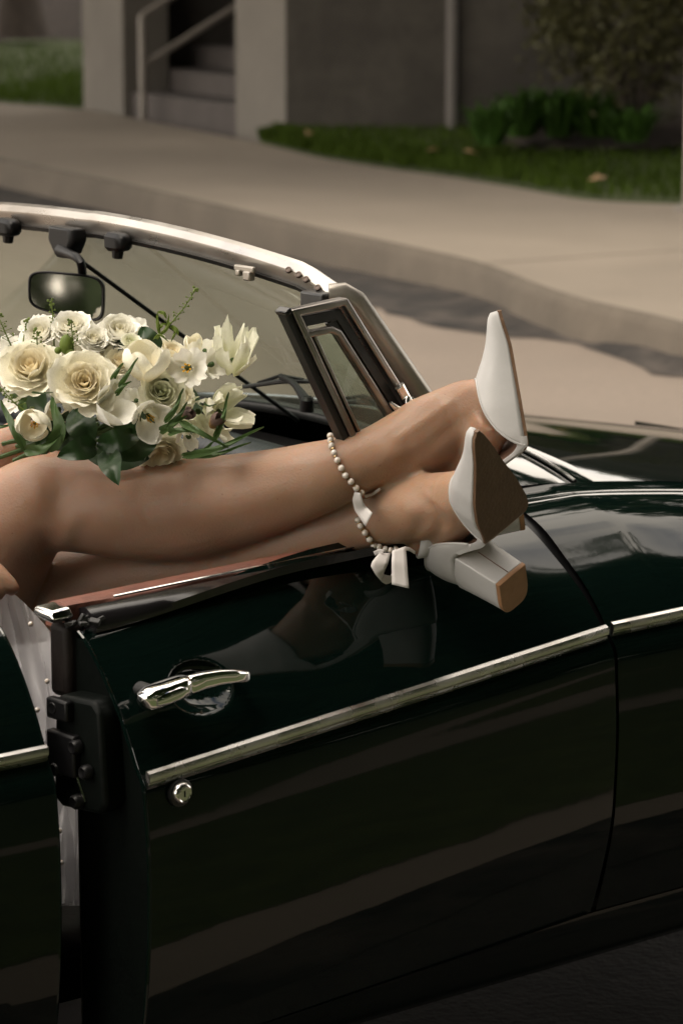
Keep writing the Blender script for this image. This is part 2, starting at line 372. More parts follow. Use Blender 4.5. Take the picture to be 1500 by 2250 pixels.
MB().box(jl[0] + d * 2.1 + V(0, 0, -.025), d * 1.98, nrm * .03, V(0, 0, .01)).build('joint_filler', M['gutter'], pave, smooth=False)
o = MB().grid(np.stack([Bt + V(0, 0, .004), (Bt + Gt) / 2 + V(0, 0, .004), Gt + rng.normal(0, .02, Gt.shape) * V(1, 1, 0)], 1)).build('gutter', M['gutter']); tag(o, kind='structure')
# near side of the car: asphalt drive, concrete strip, lawn, path
def band(name, v0, v1, z, m):
    wv_ = lambda u, v, k: v + (.035 * mnoise.noise((u * 1.7, v * 3, k)) + .02 * mnoise.noise((u * 6, v, k + 3)) if abs(v) < 3 and v > 0 else 0)
    us = np.r_[-14, np.linspace(-3, 8, 140), 14]
    o = MB().grid(np.array([[cw(u, wv_(u, v0, 1), z), cw(u, wv_(u, v1, 1), z)] for u in us])).build(name, m, smooth=False); tag(o, kind='structure')
band('driveway', -.9, .26, 0.005, M['asphalt'])
band('gutter', .26, .45, 0.008, M['gutter'])
band('pavement', .45, .68, 0.012, M['concrete'])
band('lawn', .68, 1.95, 0.016, M['lawn'])
band('path', 1.95, 2.3, 0.02, M['concrete'])
band('lawn', 2.3, 40, 0.016, M['lawn'])
# pavement between kerb and wall turf, beyond
lw = [(570, 314), (640, 300), (800, 298), (1000, 300), (1500, 300), (1900, 300)]
be2 = [Be[i] for i in range(90) if Be[i][0] > ground_at(560, 312, SZ)[0]]
gl = [ground_at(*p, z=SZ) for p in lw]
far = lerp_poly([ground_at(575, 312, SZ)] + [g + V(0, .9, 0) for g in gl[1:]], 40); near = lerp_poly(be2, 40)
turf = MB().grid(np.stack([near, near + (far - near) * .5 + V(0, 0, .04), far + V(0, 0, .05)], 1)).build('lawn', M['lawn']); tag(turf, kind='structure')
nl = lerp_poly([ground_at(*p, z=SZ) for p in [(-500, 190), (0, 226), (186, 240)]], 12)
fl = nl + V(1.2, 7.5, .0)
turf2 = MB().grid(np.stack([nl, (nl + fl) / 2 + V(0, 0, .02), fl + V(0, 0, .05)], 1)).build('lawn', M['lawn']); tag(turf2, kind='structure')
bl_ = lerp_poly([V(-26, fl[0][1] + .6, SZ + .02), fl[0] + V(-3, .3, 0), fl[-1] + V(1.5, .2, 0), fl[-1] + V(9, -.6, 0)], 60)
bank = [[V(p[0], p[1] + k * 1.7, SZ - .02 + (.40 * k ** 1.15 + .06 * math.sin(i * 1.3 + k) * (k > 0)) * (1 - .0 * i)) for k in range(6)] + [V(p[0], p[1] + 12, SZ + 2.3), V(p[0], p[1] + 40, SZ + 2.0)] for i, p in enumerate(bl_)]
tag(MB().grid(np.array(bank)).build('earth_bank', M['mulch']), kind='structure')

def blades(name, pts, h, wd, m, lean=.5, kind='stuff'):
    n = len(pts); pts = np.array(pts); a = rng.uniform(0, 2 * math.pi, n); hh = h * rng.uniform(.6, 1.3, n); wv = np.stack([np.cos(a), np.sin(a), 0 * a], 1) * wd
    b = rng.uniform(0, 2 * math.pi, n); tip = pts + np.stack([np.cos(b) * lean * hh, np.sin(b) * lean * hh, hh], 1)
    mid = pts + (tip - pts) * .55 + np.stack([0 * a, 0 * a, .12 * hh], 1)
    v = np.stack([pts - wv, pts + wv, mid + wv * .7, mid - wv * .7, tip], 1).reshape(-1, 3)
    f = []
    for i in range(n): k = 5 * i; f += [(k, k + 1, k + 2, k + 3), (k + 3, k + 2, k + 4)]
    o = MB(); o.v = v; o.f = f
    me = mesh(name, v, f, m, smooth=False); tag(me, kind=kind); return me
def scatter(P, n):
    """n random points over a grid of points"""
    P = np.asarray(P); a, b = P.shape[:2]; out = []
    for _ in range(n):
        i = rng.uniform(0, a - 1.001); j = rng.uniform(0, b - 1.001); x, y = int(i), int(j); s, t = i - x, j - y
        out.append((P[x, y] * (1 - s) + P[x + 1, y] * s) * (1 - t) + (P[x, y + 1] * (1 - s) + P[x + 1, y + 1] * s) * t)
    return np.array(out)
blades('grass', np.vstack([scatter(np.stack([near, far], 1), 15000) + V(0, 0, .02), scatter(np.stack([nl, fl], 1), 5000) + V(0, 0, .01), scatter(np.stack([nl, fl], 1)[-5:], 4000) + V(0, 0, .01)]), .055, .006, M['grass'])

# ------------------------------------------------------------------ building with its stair
P2 = ground_at(628, 299, SZ); P1 = ground_at(183, 239, SZ)
fa = (P1 - P2); FL = np.linalg.norm(fa); fa /= FL; fi = V(-fa[1], fa[0], 0) * -1
if fi[0] < 0: fi = -fi
def fw(a, i, z): return P2 + fa * a + fi * i + V(0, 0, z)
bld = tag(empty('concrete_building', P2), 'grey concrete building with a stair recess between two pale piers', 'building')
def fx(px):       # distance along the facade of the point seen in column px
    c = V(0, 0, CAM_H); r = at(px, 270, 1.0) - c; n = V(-fa[1], fa[0], 0); q = c + r * (((P2 - c) @ n) / (r @ n)); return (q - P2) @ fa
a275, a515 = fx(272), fx(517)
HB = 3.2
def blk(name, a0, a1, i0, i1, z0, z1, m, bevel=.012, parent=bld):
    return MB().box((fw(a0, i0, z0) + fw(a1, i1, z1)) / 2, fa * abs(a1 - a0) / 2, fi * abs(i1 - i0) / 2, V(0, 0, (z1 - z0) / 2)).build(name, m, parent, bevel=bevel, smooth=False)
blk('pier', a275, FL, 0, .35, -.1, HB, M['pier'])
blk('pier', 0.0, a515, 0, .30, -.1, HB, M['pier'])
blk('lintel', a515 + .002, a275 - .002, .02, .30, 2.4, HB, M['pier'])
nst = 5
for k in range(nst):
    blk('step', a515 - .35, a275 + .25, .06 + .30 * k, .06 + .30 * nst + .9, -.1 if k == 0 else .145 * k - .003, .145 * (k + 1), M['step'], bevel=.012)
blk('recess_wall', a515 - .35, a275 + .4, .06 + .30 * nst + .9, .06 + .30 * nst + 1.1, -.1, HB, M['wall'])
blk('recess_wall', a275 + .252, a275 + .4, .352, .05 + .30 * nst + .9, -.1, HB, M['wall'])
# side wall seen from the street
c1 = P2 + V(.004, -.012, 0); c2 = V(P2[0] + 9, P2[1] + .55, SZ)
wd = c2 - c1; WL = np.linalg.norm(wd); wd /= WL; wn = V(wd[1], -wd[0], 0)
pk_ = (ground_at(1021, 285, SZ + .1) - c1) @ wd
for a0, a1 in ((0, pk_ - .005), (pk_ + .005, WL)):
    MB().box(c1 + wd * (a0 + a1) / 2 - wn * .12 + V(0, 0, HB / 2 - .1), wd * (a1 - a0) / 2, wn * .12, V(0, 0, HB / 2)).build('wall_panel', M['wall'], bld, smooth=False)
MB().box(c1 + wd * WL / 2 - wn * 1.5 + V(0, 0, HB), wd * (WL / 2 + .3), wn * 1.9, V(0, 0, .12)).build('roof', M['pier'], bld, smooth=False)
pipe_p = ground_at(1021, 285, SZ + .1); k = (pipe_p - c1) @ wd
pp = c1 + wd * k + wn * .05
MB().tube([pp + V(0, 0, -.05), pp + V(0, 0, 3.9)], .034, 10).build('downpipe', M['pipe'], bld)
# notice on the recess back wall
nc = at(452, 106, 22.6)
nt_ = MB().box(nc, fa * .10, fi * .006, V(0, 0, .085)).build('notice', M['white'], bld, smooth=False)
# handrail: one post, two sloping rails
hp = fw(fx(336) , -.07, 0)
hr = tag(empty('handrail', hp), 'pale painted handrail with one post and two sloping rails beside the steps', 'handrail')
up = fi * .88 + V(0, 0, .47); up /= np.linalg.norm(up)
zt = (at(334, 30, np.linalg.norm(hp - V(0, 0, CAM_H))) - hp)[2]; zm = (at(340, 140, np.linalg.norm(hp - V(0, 0, CAM_H))) - hp)[2]
MB().tube([hp + V(0, 0, -.05), hp + V(0, 0, zt)], .026, 10).build('post', M['rail'], hr)
MB().tube([hp + V(0, 0, zt - .005), hp + V(0, 0, zt) + up * .04, hp + V(0, 0, zt) + up * 2.3], .025, 10).build('top_rail', M['rail'], hr)
MB().tube([hp + V(0, 0, zm), hp + V(0, 0, zm) + up * 2.3], .024, 10).build('middle_rail', M['rail'], hr)
# slim grey post at the right edge
sp_ = ground_at(1512, 462, SZ)
po = tag(empty('sign_post', sp_), 'slim grey post standing at the right end of the lawn', 'post')
MB().tube([sp_ + V(0, 0, -.1), sp_ + V(0, 0, .8), sp_ + V(0, 0, 2.4)], .03, 12).build('shaft', M['rail'], po)
MB().rings([[sp_ + V(math.cos(a) * r, math.sin(a) * r, z) for a in np.linspace(0, 2 * math.pi, 12, endpoint=False)] for r, z in ((.075, .0), (.075, .015), (.034, .03))]).build('base_plate', M['rail'], po)

# ------------------------------------------------------------------ planting by the wall
mb_c = [ground_at(*p, z=SZ) for p in [(1075, 338), (1200, 352), (1380, 352), (1500, 348), (1700, 345)]]
mc = lerp_poly(mb_c, 20); rows = []
for k, s in enumerate(np.linspace(0, 1, 6)):
    rows.append([p + V(0, s * 1.25, .055 + .11 * math.sin(s * math.pi * .6) + .02 * math.sin(i * 2.1 + k)) for i, p in enumerate(mc)])
tag(MB().grid(np.array(rows)).build('flower_bed', M['mulch']), kind='structure')
def leaf_cards(c, rad, n, size, flat=1., squash=1.0, clumps=0):
    """n leaf-shaped quads spread through an ellipsoid; gathered in clumps when asked"""
    c = np.asarray(c, float); rad = np.asarray(rad, float)
    if clumps:
        cc = rng.normal(size=(clumps, 3)); cc /= np.linalg.norm(cc, axis=1)[:, None]; cc *= rng.uniform(.35, 1, (clumps, 1)) ** .5
        p = cc[rng.integers(0, clumps, n)] + rng.normal(0, .17, (n, 3))
    else:
        p = rng.normal(size=(n, 3)); p /= np.linalg.norm(p, axis=1)[:, None]; p *= rng.uniform(0, 1, (n, 1)) ** (1 / 2.2)
    p = c + p * rad
    a = rng.normal(size=(n, 3)); a /= np.linalg.norm(a, axis=1)[:, None]
    b = np.cross(a, rng.normal(size=(n, 3))); b /= np.linalg.norm(b, axis=1)[:, None]
    s = size * rng.uniform(.6, 1.4, (n, 1)); b = b * s * .45; a = a * s
    v = np.stack([p - a * .5, p - b * .5, p + a * .5, p + b * .5], 1).reshape(-1, 3)
    f = [(4 * i, 4 * i + 1, 4 * i + 2, 4 * i + 3) for i in range(n)]
    return v, f
def plant(base, h, wdt, n, label):
    r = tag(empty('leafy_plant', base), label, 'plant')
    v = []; f = []
    for i in range(n):
        a = rng.uniform(0, 2 * math.pi); hh = h * rng.uniform(.55, 1.1); le = wdt * rng.uniform(.2, 1)
        b = base + V(math.cos(a), math.sin(a), 0) * wdt * .35 * rng.uniform(0, 1); o = V(math.cos(a), math.sin(a), 0); q = V(-math.sin(a), math.cos(a), 0) * .014
        k = len(v); m_ = b + o * le * .45 + V(0, 0, hh * .75); t = b + o * le + V(0, 0, hh * rng.uniform(.75, 1.05))
        v += [b - q * .5, b + q * .5, m_ + q, m_ - q, t]; f += [(k, k + 1, k + 2, k + 3), (k + 3, k + 2, k + 4)]
    mesh('leaves', v, f, M['plant'], r, smooth=False); return r
for (px, py, h, wdt, n, lab) in [(1075, 318, .24, .20, 130, 'bright green leafy clump at the left end of the flower bed'),
                                 (1145, 300, .27, .26, 150, 'green bulb leaves just left of the middle of the bed'),
                                 (1225, 300, .28, .28, 160, 'tall green bulb leaves in the middle of the flower bed'),
                                 (1310, 300, .27, .30, 160, 'dark green leaves under the olive shrub'),
                                 (1385, 312, .20, .24, 120, 'low green leaves right of the shrub stems')]:
    plant(ground_at(px, py, SZ + .12), h, wdt, n, lab)
def daffodil(px, py, d, lab):
    c = at(px, py, d); g = V(c[0], c[1], SZ + .1)
    r = tag(empty('pale_flower', g), lab, 'flower', 'pale flowers in the bed')
    MB().tube([g, (g + c) / 2 + V(.01, 0, 0), c], .005, 5).build('stem', M['plant'], r)
    m_ = MB()
    for k in range(6):
        a = k * math.pi / 3; o = V(math.cos(a), 0, math.sin(a)); q = V(-math.sin(a), 0, math.cos(a))
        m_.add([c, c + o * .03 + q * .02, c + o * .06 + V(0, -.01, 0), c + o * .03 - q * .02], [(0, 1, 2, 3)])
    m_.build('bloom', M['white_flower'], r, smooth=False)
daffodil(1292, 186, 20.6, 'pale cream flower just left of the olive shrub'); daffodil(1300, 198, 20.5, 'lower of two pale flowers left of the olive shrub')
daffodil(1482, 176, 20.4, 'yellowish pale flower beyond the right side of the shrub')
sb = ground_at(1405, 318, SZ + .1) + V(0, .2, 0)
sh = tag(empty('olive_shrub', sb), 'loose olive brown shrub growing in front of the grey wall', 'shrub')
st = MB()
for k in range(12):
    a = k * .53; o = V(math.cos(a), math.sin(a) * .6, 0)
    st.tube(spline([sb, sb + o * .12 + V(0, 0, .3), sb + o * (.25 + .1 * rng.random()) + V(0, 0, .75), sb + o * (.42 + .2 * rng.random()) + V(0, 0, 1.25)], 8), [.014, .013, .012, .01, .009, .007, .005, .003], 5)
st.build('stems', M['bark'], sh)
v, f = leaf_cards(sb + V(.02, 0, .80), (.60, .5, .62), 9000, .05, clumps=90)
tag(mesh('foliage', v, f, M['shrub'], sh, smooth=False), kind='stuff')
# dry leaves on the lawn
for k, (px, py, lab) in enumerate([(1312, 394, 'pale dry leaf lying on the lawn below the flower bed'), (680, 294, 'pinkish dry leaf at the foot of the grey wall'), (1035, 336, 'brown dry leaf at the left tip of the flower bed'), (950, 332, 'faint dry leaf on the lawn left of the bed')]):
    c = ground_at(px, py, SZ + .07); a = k * 1.3; X = V(math.cos(a), math.sin(a), .15) * .05; Y = V(-math.sin(a), math.cos(a), .3) * .03
    tag(MB().add([c - X, c - Y + V(0, 0, .012), c + X, c + Y + V(0, 0, .015)], [(0, 1, 2), (0, 2, 3)]).build('dry_leaf', M['dry'], solid=.002, org=c), lab, 'leaf')
# dark tree beyond the bank at the left, more trees behind
def tree(base, h, r, crown, n, label, size=.16):
    t = tag(empty('leafy_tree', base), label, 'tree', None)
    base = V(*base)
    tr = MB().tube(spline([np.r_[base + V(0, 0, -.3), r * 1.35], np.r_[base + V(0, 0, .25), r * 1.05], np.r_[base + V(.05, 0, h * .4), r * .8], np.r_[base + V(-.05, .05, h), r * .3]], 12)[:, :3],
                   spline([(0, 0, 0, r * 1.5), (0, 0, .25, r * 1.08), (0, 0, h * .4, r * .8), (0, 0, h, r * .3)], 12)[:, 3], 14)
    for k in range(5):
        a = k * 1.25; s0 = base + V(0, 0, h * (.45 + .1 * k)); tr.tube([s0, s0 + V(math.cos(a), math.sin(a), .6) * crown * .4, s0 + V(math.cos(a), math.sin(a), .9) * crown * .7], [r * .4, r * .25, r * .08], 6)
    tr.build('trunk', M['bark'], t)
    v, f = leaf_cards(base + V(0, 0, h + crown * .25), (crown, crown, crown * .7), n, size, clumps=45)
    tag(mesh('crown', v, f, M['wood'], t, smooth=False), kind='stuff'); return t
tb = ground_at(62, 60, SZ); tb = V(tb[0], fl[-1][1] + 1.2, .55)
tb[0] = at(55, 60, tb[1])[0]
tree(tb, 3.6, .19, 2.6, 4200, 'dark tree trunk on the earth bank left of the stair')
tree(V(tb[0] + 1.0, tb[1] + 1.5, .9), 3.8, .12, 2.2, 2500, 'paler slim tree trunk between the dark tree and the pier')
# trees across the street, behind the viewer (the paint mirrors them), plus added shade crowns
wv, wf = [], []
for k in range(132):
    a = -15 + (k % 22) * 1.35; row = k // 22; q = cw(a * 1.45 + row, (11.0, 10.5, 8.0, 5.0, 9.0, 6.5)[row] + 2.5 * rng.random(), 0); rr = rng.uniform(2.3, 3.4)
    v, f = leaf_cards(q + V(0, 0, rng.uniform(2.0, 3.6) + (0, 5.0, 10.0, 12.2, 7.5, 11.5)[row]), (rr, rr, rr * 1.35), 1200, .62, clumps=34)
    n0 = len(wv); wv += v.tolist(); wf += [tuple(i + n0 for i in x) for x in f]
for k in range(16):
    q = cw(.5 + 1.0 * k, 2.6 + rng.uniform(-.8, 1.0), rng.uniform(10.5, 12.5)); v, f = leaf_cards(q, (2.0, 2.0, 1.3), 1000, .6, clumps=28)
    n0 = len(wv); wv += v.tolist(); wf += [tuple(i + n0 for i in x) for x in f]
for k in range(34):  # unseen crowns added overhead to shade the pavement and building
    q = V(-9 + 1.25 * (k % 17) + rng.uniform(-.4, .4), (13.5, 18.0)[k // 17] + rng.uniform(-1, 1), rng.uniform(6.2, 7.6)); v, f = leaf_cards(q, (1.9, 1.9, 1.2), 620, .5, clumps=26)
    n0 = len(wv); wv += v.tolist(); wf += [tuple(i + n0 for i in x) for x in f]
for k in range(21):  # more unseen crowns, added to darken the lawn at the left
    q = V(-8.6 + 1.3 * (k % 7), (21.0, 25.5, 30.0)[k // 7] + rng.uniform(-1, 1), rng.uniform(6.0, 7.0)); v, f = leaf_cards(q, (2.2, 2.2, 1.2), 2000, .5, clumps=40)
    n0 = len(wv); wv += v.tolist(); wf += [tuple(i + n0 for i in x) for x in f]
for k in range(24):
    q = V(-30 + 1.9 * (k % 22) + rng.uniform(-.6, .6), fl[0][1] + 9 + rng.uniform(-1.5, 1.5), 3.2 + 1.8 * (k % 2)); v, f = leaf_cards(q, (2.4, 1.6, 2.4), 900, .5, clumps=30)
    n0 = len(wv); wv += v.tolist(); wf += [tuple(i + n0 for i in x) for x in f]
tag(mesh('woodland_and_shade_crowns', wv, wf, M['wood'], smooth=False), kind='stuff')
# ------------------------------------------------------------------ the convertible
car = tag(empty('convertible_car', ORG), 'dark green open-top convertible with chrome trim and its near door ajar', 'car')
# section of the flank, roof side first: (outward, height) at the door's rear edge and at its front edge
RP = np.array([(-.112, .776), (-.098, .766), (-.072, .737), (-.044, .696), (-.027, .664), (-.016, .641), (-.005, .622), (-.002, .600), (.002, .55), (.002, .47), (-.003, .40), (-.012, .34), (-.024, .298)])
FP = np.array([(-.172, .790), (-.140, .775), (-.100, .747), (-.055, .711), (-.027, .680), (-.012, .660), (.002, .640), (.006, .600), (.009, .54), (.007, .47), (.002, .41), (-.014, .34), (-.028, .292)])
NR = 180
def prof_spline(P): return spline(np.c_[P, 0 * P[:, :1]], NR)[:, :2]
RPs, FPs = prof_spline(RP), prof_spline(FP)
def flank(k):      # k=0 rear edge, 1 front edge
    p = RPs * (1 - k) + FPs * k
    return p
T0 = -.764
door = None
# -- door skin
tt = np.r_[np.linspace(T0, T0 + .25, 130), np.linspace(T0 + .25, -.003, 90)[1:]]
scoop_c = None
dsk = np.zeros((len(tt), NR, 3))
c_sc = door_at(447, 1512, -.046) - ORG; sc_t, sc_z = c_sc @ DF, c_sc[2]
for i, t in enumerate(tt):
    k = (t - T0) / -T0; p = flank(k)
    top = .024 * sm(0, .5, k) * (1 - sm(.5, 1, k))
    for j in range(NR):
        s, z = p[j]; wgt = max(0, 1 - j / 35.) ** 1.5; z += top * wgt
        rr = ((t - sc_t) / .046) ** 2 + ((z - sc_z) / .027) ** 2
        if rr < 1: s -= .020 * (1 - rr ** 1.6)
        dsk[i, j] = (t, s, z)
m_ = MB(); m_.grid(np.array([[dw(*q) for q in row] for row in dsk]))
door = m_.build('door', M['paint'], car, sharp=0)
edge_pts = [dw(*dsk[0, j]) for j in range(NR)]
MB().tube([p + DF * .001 - DO * .001 for p in edge_pts], .0022, 6).build('hem', M['paint'], door)
# shut face, inner panel, lower return
MB().grid(np.array([[dw(T0 + .006, dsk[0, j, 1] - .004, dsk[0, j, 2]), dw(T0 + .010, -.13, dsk[0, j, 2])] for j in range(6, NR)])).build('shut_face', M['paint_in'], door, sharp=0)
MB().grid(np.array([[dw(T0 + .008, -.128, z), dw(-.02, -.15, z)] for z in (.29, .5, .77)])).build('inner_panel', M['interior'], door)
MB().box(dw(T0 + .012, -.146, .738), DF * .014, DO * .017, V(0, 0, .042)).build('trim_block', M['seat'], door, bevel=.008, seg=3)
MB().grid(np.array([[dw(t, dsk[0, -1, 1], .297 - .005 * (t - T0) / .76), dw(t, -.13, .29)] for t in (T0, -.01)])).build('bottom_flange', M['paint_in'], door)
# latch housing on the shut face
lt = MB(); pl = [(-.134, .588), (-.128, .70), (-.12, .708), (-.062, .712), (-.05, .70), (-.043, .60), (-.052, .585), (-.12, .580)]
lt.prism([dw(T0 - .022, s, z) for s, z in pl], DF * .034)
latch = lt.build('latch_box', M['paint_in'], door, bevel=.006, seg=3)
MB().box(dw(T0 - .026, -.108, .645), DF * .006, DO * .024, V(0, 0, .024)).build('striker_plate', M['plastic'], door, bevel=.003)
MB().box(dw(T0 - .027, -.112, .694), DF * .006, DO * .018, V(0, 0, .012)).build('catch_plate', M['plastic'], door, bevel=.003)
for s, z in ((-.118, .695), (-.085, .657), (-.118, .625), (-.068, .632), (-.085, .595)):
    n_ = 14; c = dw(T0 - .032, s, z)
    MB().rings([[c + DF * d + (DO * math.cos(a) + V(0, 0, math.sin(a))) * r for a in np.linspace(0, 6.283, n_, endpoint=False)] for d, r in ((.008, .0085), (.001, .0085), (-.002, .006), (-.001, .003))]).build('screw', M['plastic'], door)
MB().tube([dw(T0 - .024, -.092, .642), dw(T0 - .0245, -.088, .622), dw(T0 - .024, -.075, .596)], .0016, 6).build('spring_wire', M['old_chrome'], door)
# waist capping, rubber, bright strip
cap_t = np.linspace(T0 + .006, -.10, 40)
cap = [[dw(t, -.136 + .004 * math.sin(t * 9), .7935), dw(t, -.138, .799 + .0012 * math.sin(t * 31)), dw(t, -.150, .8015 + .001 * math.sin(t * 23)), dw(t, -.168, .800), dw(t, -.176, .793), dw(t, -.176, .772), dw(t, -.138, .772)] for t in cap_t]
MB().rings(cap).build('waist_capping', M['leather'], door, sharp=50)
rub = []
for t in np.linspace(T0 + .02, -.12, 44):
    k = sm(T0, -.38, t); lo = .778 + .0225 * sm(T0, -.42, t)
    kk = sm(T0 + .02, T0 + .10, t)
    rub.append([dw(t, -.134, .796), dw(t, -.124 + .003 * k, .799), dw(t, -.112 + .003 * k, .792 + .007 * k), dw(t, -.104 - .003 * k, lo + .004 - .004 * (1 - kk)), dw(t, -.106, lo - .006), dw(t, -.134, lo - .006)])
MB().rings(rub).build('waist_rubber', M['rubber_gloss'], door, sharp=60)
MB().tube([dw(t, -.1355, .8005) for t in np.linspace(T0 + .07, -.12, 30)], .0017, 6).build('bright_strip', M['chrome'], door)
MB().rings([[dw(t, s0, z0) for s0, z0 in ((-.166, .787 + d), (-.163, .801 - d), (-.135, .799 - d), (-.128, .790), (-.135, .783 + d))] for t, d in ((T0 - .020, .004), (T0 - .017, .001), (T0 + .004, .0), (T0 + .008, .0))]).build('capping_end', M['chrome'], door, bevel=.002)
tr_ = MB()
for k in range(12):
    c = dw(T0 + .002 + rng.uniform(0, .024), -.132 + rng.uniform(0, .030), .783 + rng.uniform(-.004, .008)); r3 = rng.normal(size=(3, 3)); q, _ = np.linalg.qr(r3)
    tr_.box(c, q[0] * rng.uniform(.003, .007), q[1] * rng.uniform(.002, .004), q[2] * .003)
tr_.build('torn_rubber', M['rubber'], door, bevel=.001)
# side moulding
def moulding(name, f, ts, h=.0105, d=.007, parent=None, m=None):
    rr = []
    for t in ts:
        o, n, z = f(t)
        rr.append([o + V(0, 0, z + dz * h) + n * (dd * d) for dz, dd in ((-1, 0), (-.95, .35), (-.6, .72), (-.42, .60), (-.1, .95), (.35, 1.0), (.75, .8), (1, .3), (1, 0))])
    return MB().rings(rr).build(name, m or M['old_chrome'], parent, sharp=25)
def door_z(t): return .633 + .0345 * (t - T0) / -T0 - .004
def skin_at(k, z, P0=RPs, P1=FPs):
    p = P0 * (1 - k) + P1 * k; return np.interp(-z, -p[:, 1], p[:, 0])
def md(t):
    z = door_z(t); s = skin_at((t - T0) / -T0, z - .006); return dw(t, s, 0), DO, z
moulding('side_moulding', md, np.r_[T0 + .004, T0 + .006, np.linspace(T0 + .012, -.012, 40), -.006], parent=door)
# door handle and lock
HS = -.024
hp_ = lambda x, y: door_at(x, y, HS)
base_pts = [hp_(311, 1547), hp_(316, 1543), hp_(330, 1534), hp_(360, 1523), hp_(395, 1509), hp_(404, 1505), hp_(408, 1504)]
MB().tube(base_pts, [.006, .0105, .0124, .0126, .0118, .0112, .0104], 24, [.005, .012, .015, .016, .015, .013, .011], up=(0, 0, 1), power=3.2).build('handle_base', M['bright'], door, sharp=50)
MB().tube([hp_(326, 1538), hp_(350, 1529), hp_(378, 1518), hp_(392, 1513)], [.006, .0088, .0088, .006], 20, [.0160, .0178, .0178, .0160], up=(0, 0, 1), power=4).build('push_button', M['bright'], door, sharp=50)
bar = [hp_(409, 1504) , hp_(412, 1503), hp_(440, 1494), hp_(475, 1487), hp_(505, 1484), hp_(528, 1485), hp_(540, 1488), hp_(545, 1491)]
MB().tube([p + DO * (.004 if i < 6 else -.006) for i, p in enumerate(bar)], [.009, .0105, .010, .009, .008, .0075, .0075, .005], 20, [.006, .0075, .007, .0062, .0058, .006, .009, .008], up=(0, 0, 1), power=3.4).build('handle_bar', M['bright'], door, sharp=50)
MB().tube([hp_(540, 1488) - DO * .004, hp_(541, 1490) - DO * .026], [.0065, .006], 14).build('handle_post', M['bright'], door)
MB().tube([hp_(352, 1530) - DO * .006, hp_(352, 1530) - DO * .034], [.010, .0105], 16).build('handle_foot', M['rubber'], door)
lk = door_at(398, 1742, .002)
def disc(name, c, n, prof_, m, parent, N=28):
    n = V(*n); x = np.cross(n, V(0, 0, 1)); x /= np.linalg.norm(x); y = np.cross(x, n)
    return MB().rings([[c + n * d + (x * math.cos(a) + y * math.sin(a)) * r for a in np.linspace(0, 2 * math.pi, N, endpoint=False)] for d, r in prof_]).build(name, m, parent, sharp=35)
disc('lock_gasket', lk, DO, [(-.004, .0155), (.0005, .0155), (.001, .0145)], M['rubber'], door)
disc('lock_ring', lk, DO, [(-.003, .0125), (.003, .0125), (.0062, .0105), (.0068, .0092), (.0062, .0080), (.0058, .0078)], M['chrome'], door)
disc('lock_barrel', lk, DO, [(0, .0079), (.0060, .0079), (.0064, .0074)], M['old_chrome'], door)
MB().box(lk + DO * .0062, DF * .0009, DO * .0006, V(0, 0, .0034)).build('keyhole', M['plastic'], door, smooth=False)
# -- vent window, fixed to the door
vent = tag(empty('vent_window', ORG), None); vent.parent = car; vent.location = (0, 0, 0)
def vp(t, z, n=0): 
    s = -.125 - .10 * max(0, z - .8) * .35
    return dw(t, s, z) + DO * n
def frame_path(pts, w0, w1, n0, n1, close=False):
    """mitred strip along 2D (t,z) points; w0/w1 offsets left and right of the path, n0/n1 depth"""
    P = np.array(pts, float); m = len(P); N = []
    for i in range(m):
        a = P[i] - P[i - 1] if i > 0 else P[1] - P[0]; b = P[i + 1] - P[i] if i < m - 1 else P[i] - P[i - 1]
        a = a / np.linalg.norm(a); b = b / np.linalg.norm(b); na, nb = V(-a[1], a[0]), V(-b[1], b[0]); q = na + nb; q /= np.linalg.norm(q); q /= max(.3, q @ na); N.append(q)
    return [[vp(*(P[i] + N[i] * w0), n0), vp(*(P[i] + N[i] * w0), n1), vp(*(P[i] + N[i] * w1), n1), vp(*(P[i] + N[i] * w1), n0)] for i in range(m)]
rb, rt, ft, fb = (-.252, .786), (-.428, 1.098), (-.336, 1.1045), (-.092, .786)
def L2(a, b, k): return (a[0] * (1 - k) + b[0] * k, a[1] * (1 - k) + b[1] * k)
outer = [rb, rt, ft, fb]
MB().rings(frame_path(outer, -.0015, -.0105, -.010, .006)).build('outer_frame', M['vent'], vent, bevel=.0022)
MB().rings(frame_path([rb, (rt[0] - .000, rt[1])], .0085, -.001, -.012, .002)).build('glass_channel', M['rubber'], vent, bevel=.001)
MB().rings(frame_path([L2(rt, rb, .012), L2(rt, rb, -.006)], .0095, -.001, -.013, .0065)).build('channel_end', M['rubber_gloss'], vent, bevel=.0015)
rb2, rt2, ft2, fb2 = (-.244, .786), (-.412, 1.0825), (-.346, 1.086), (-.114, .786)
MB().rings(frame_path([rb2, rt2, ft2, fb2], .004, -.0085, -.008, .001)).build('seal', M['rubber'], vent, bevel=.001)
MB().rings(frame_path([L2(ft2, fb2, .0), L2(ft2, fb2, 1)], .004, -.020, -.008, -.001)).build('seal', M['rubber'], vent)
fq = lambda q: (q[0] - .022, q[1] - .004)
MB().rings(frame_path([(-.408, 1.0695), (-.362, 1.0725), (-.347, 1.066), (-.130, .786)], -.0005, -.0085, -.004, .006)).build('quarter_frame', M['vent'], vent, bevel=.0022)
MB().rings(frame_path([L2(rb2, rt2, 0), L2(rb2, rt2, .94)], -.008, -.0125, -.004, .0045)).build('quarter_frame', M['vent'], vent, bevel=.0012)
gp = [(-.242, .788), (-.404, 1.070), (-.352, 1.070), (-.134, .788)]
MB().add([vp(*q, 0) for q in gp], [(0, 1, 2, 3)]).build('glass', M['glass2'], vent, smooth=False)
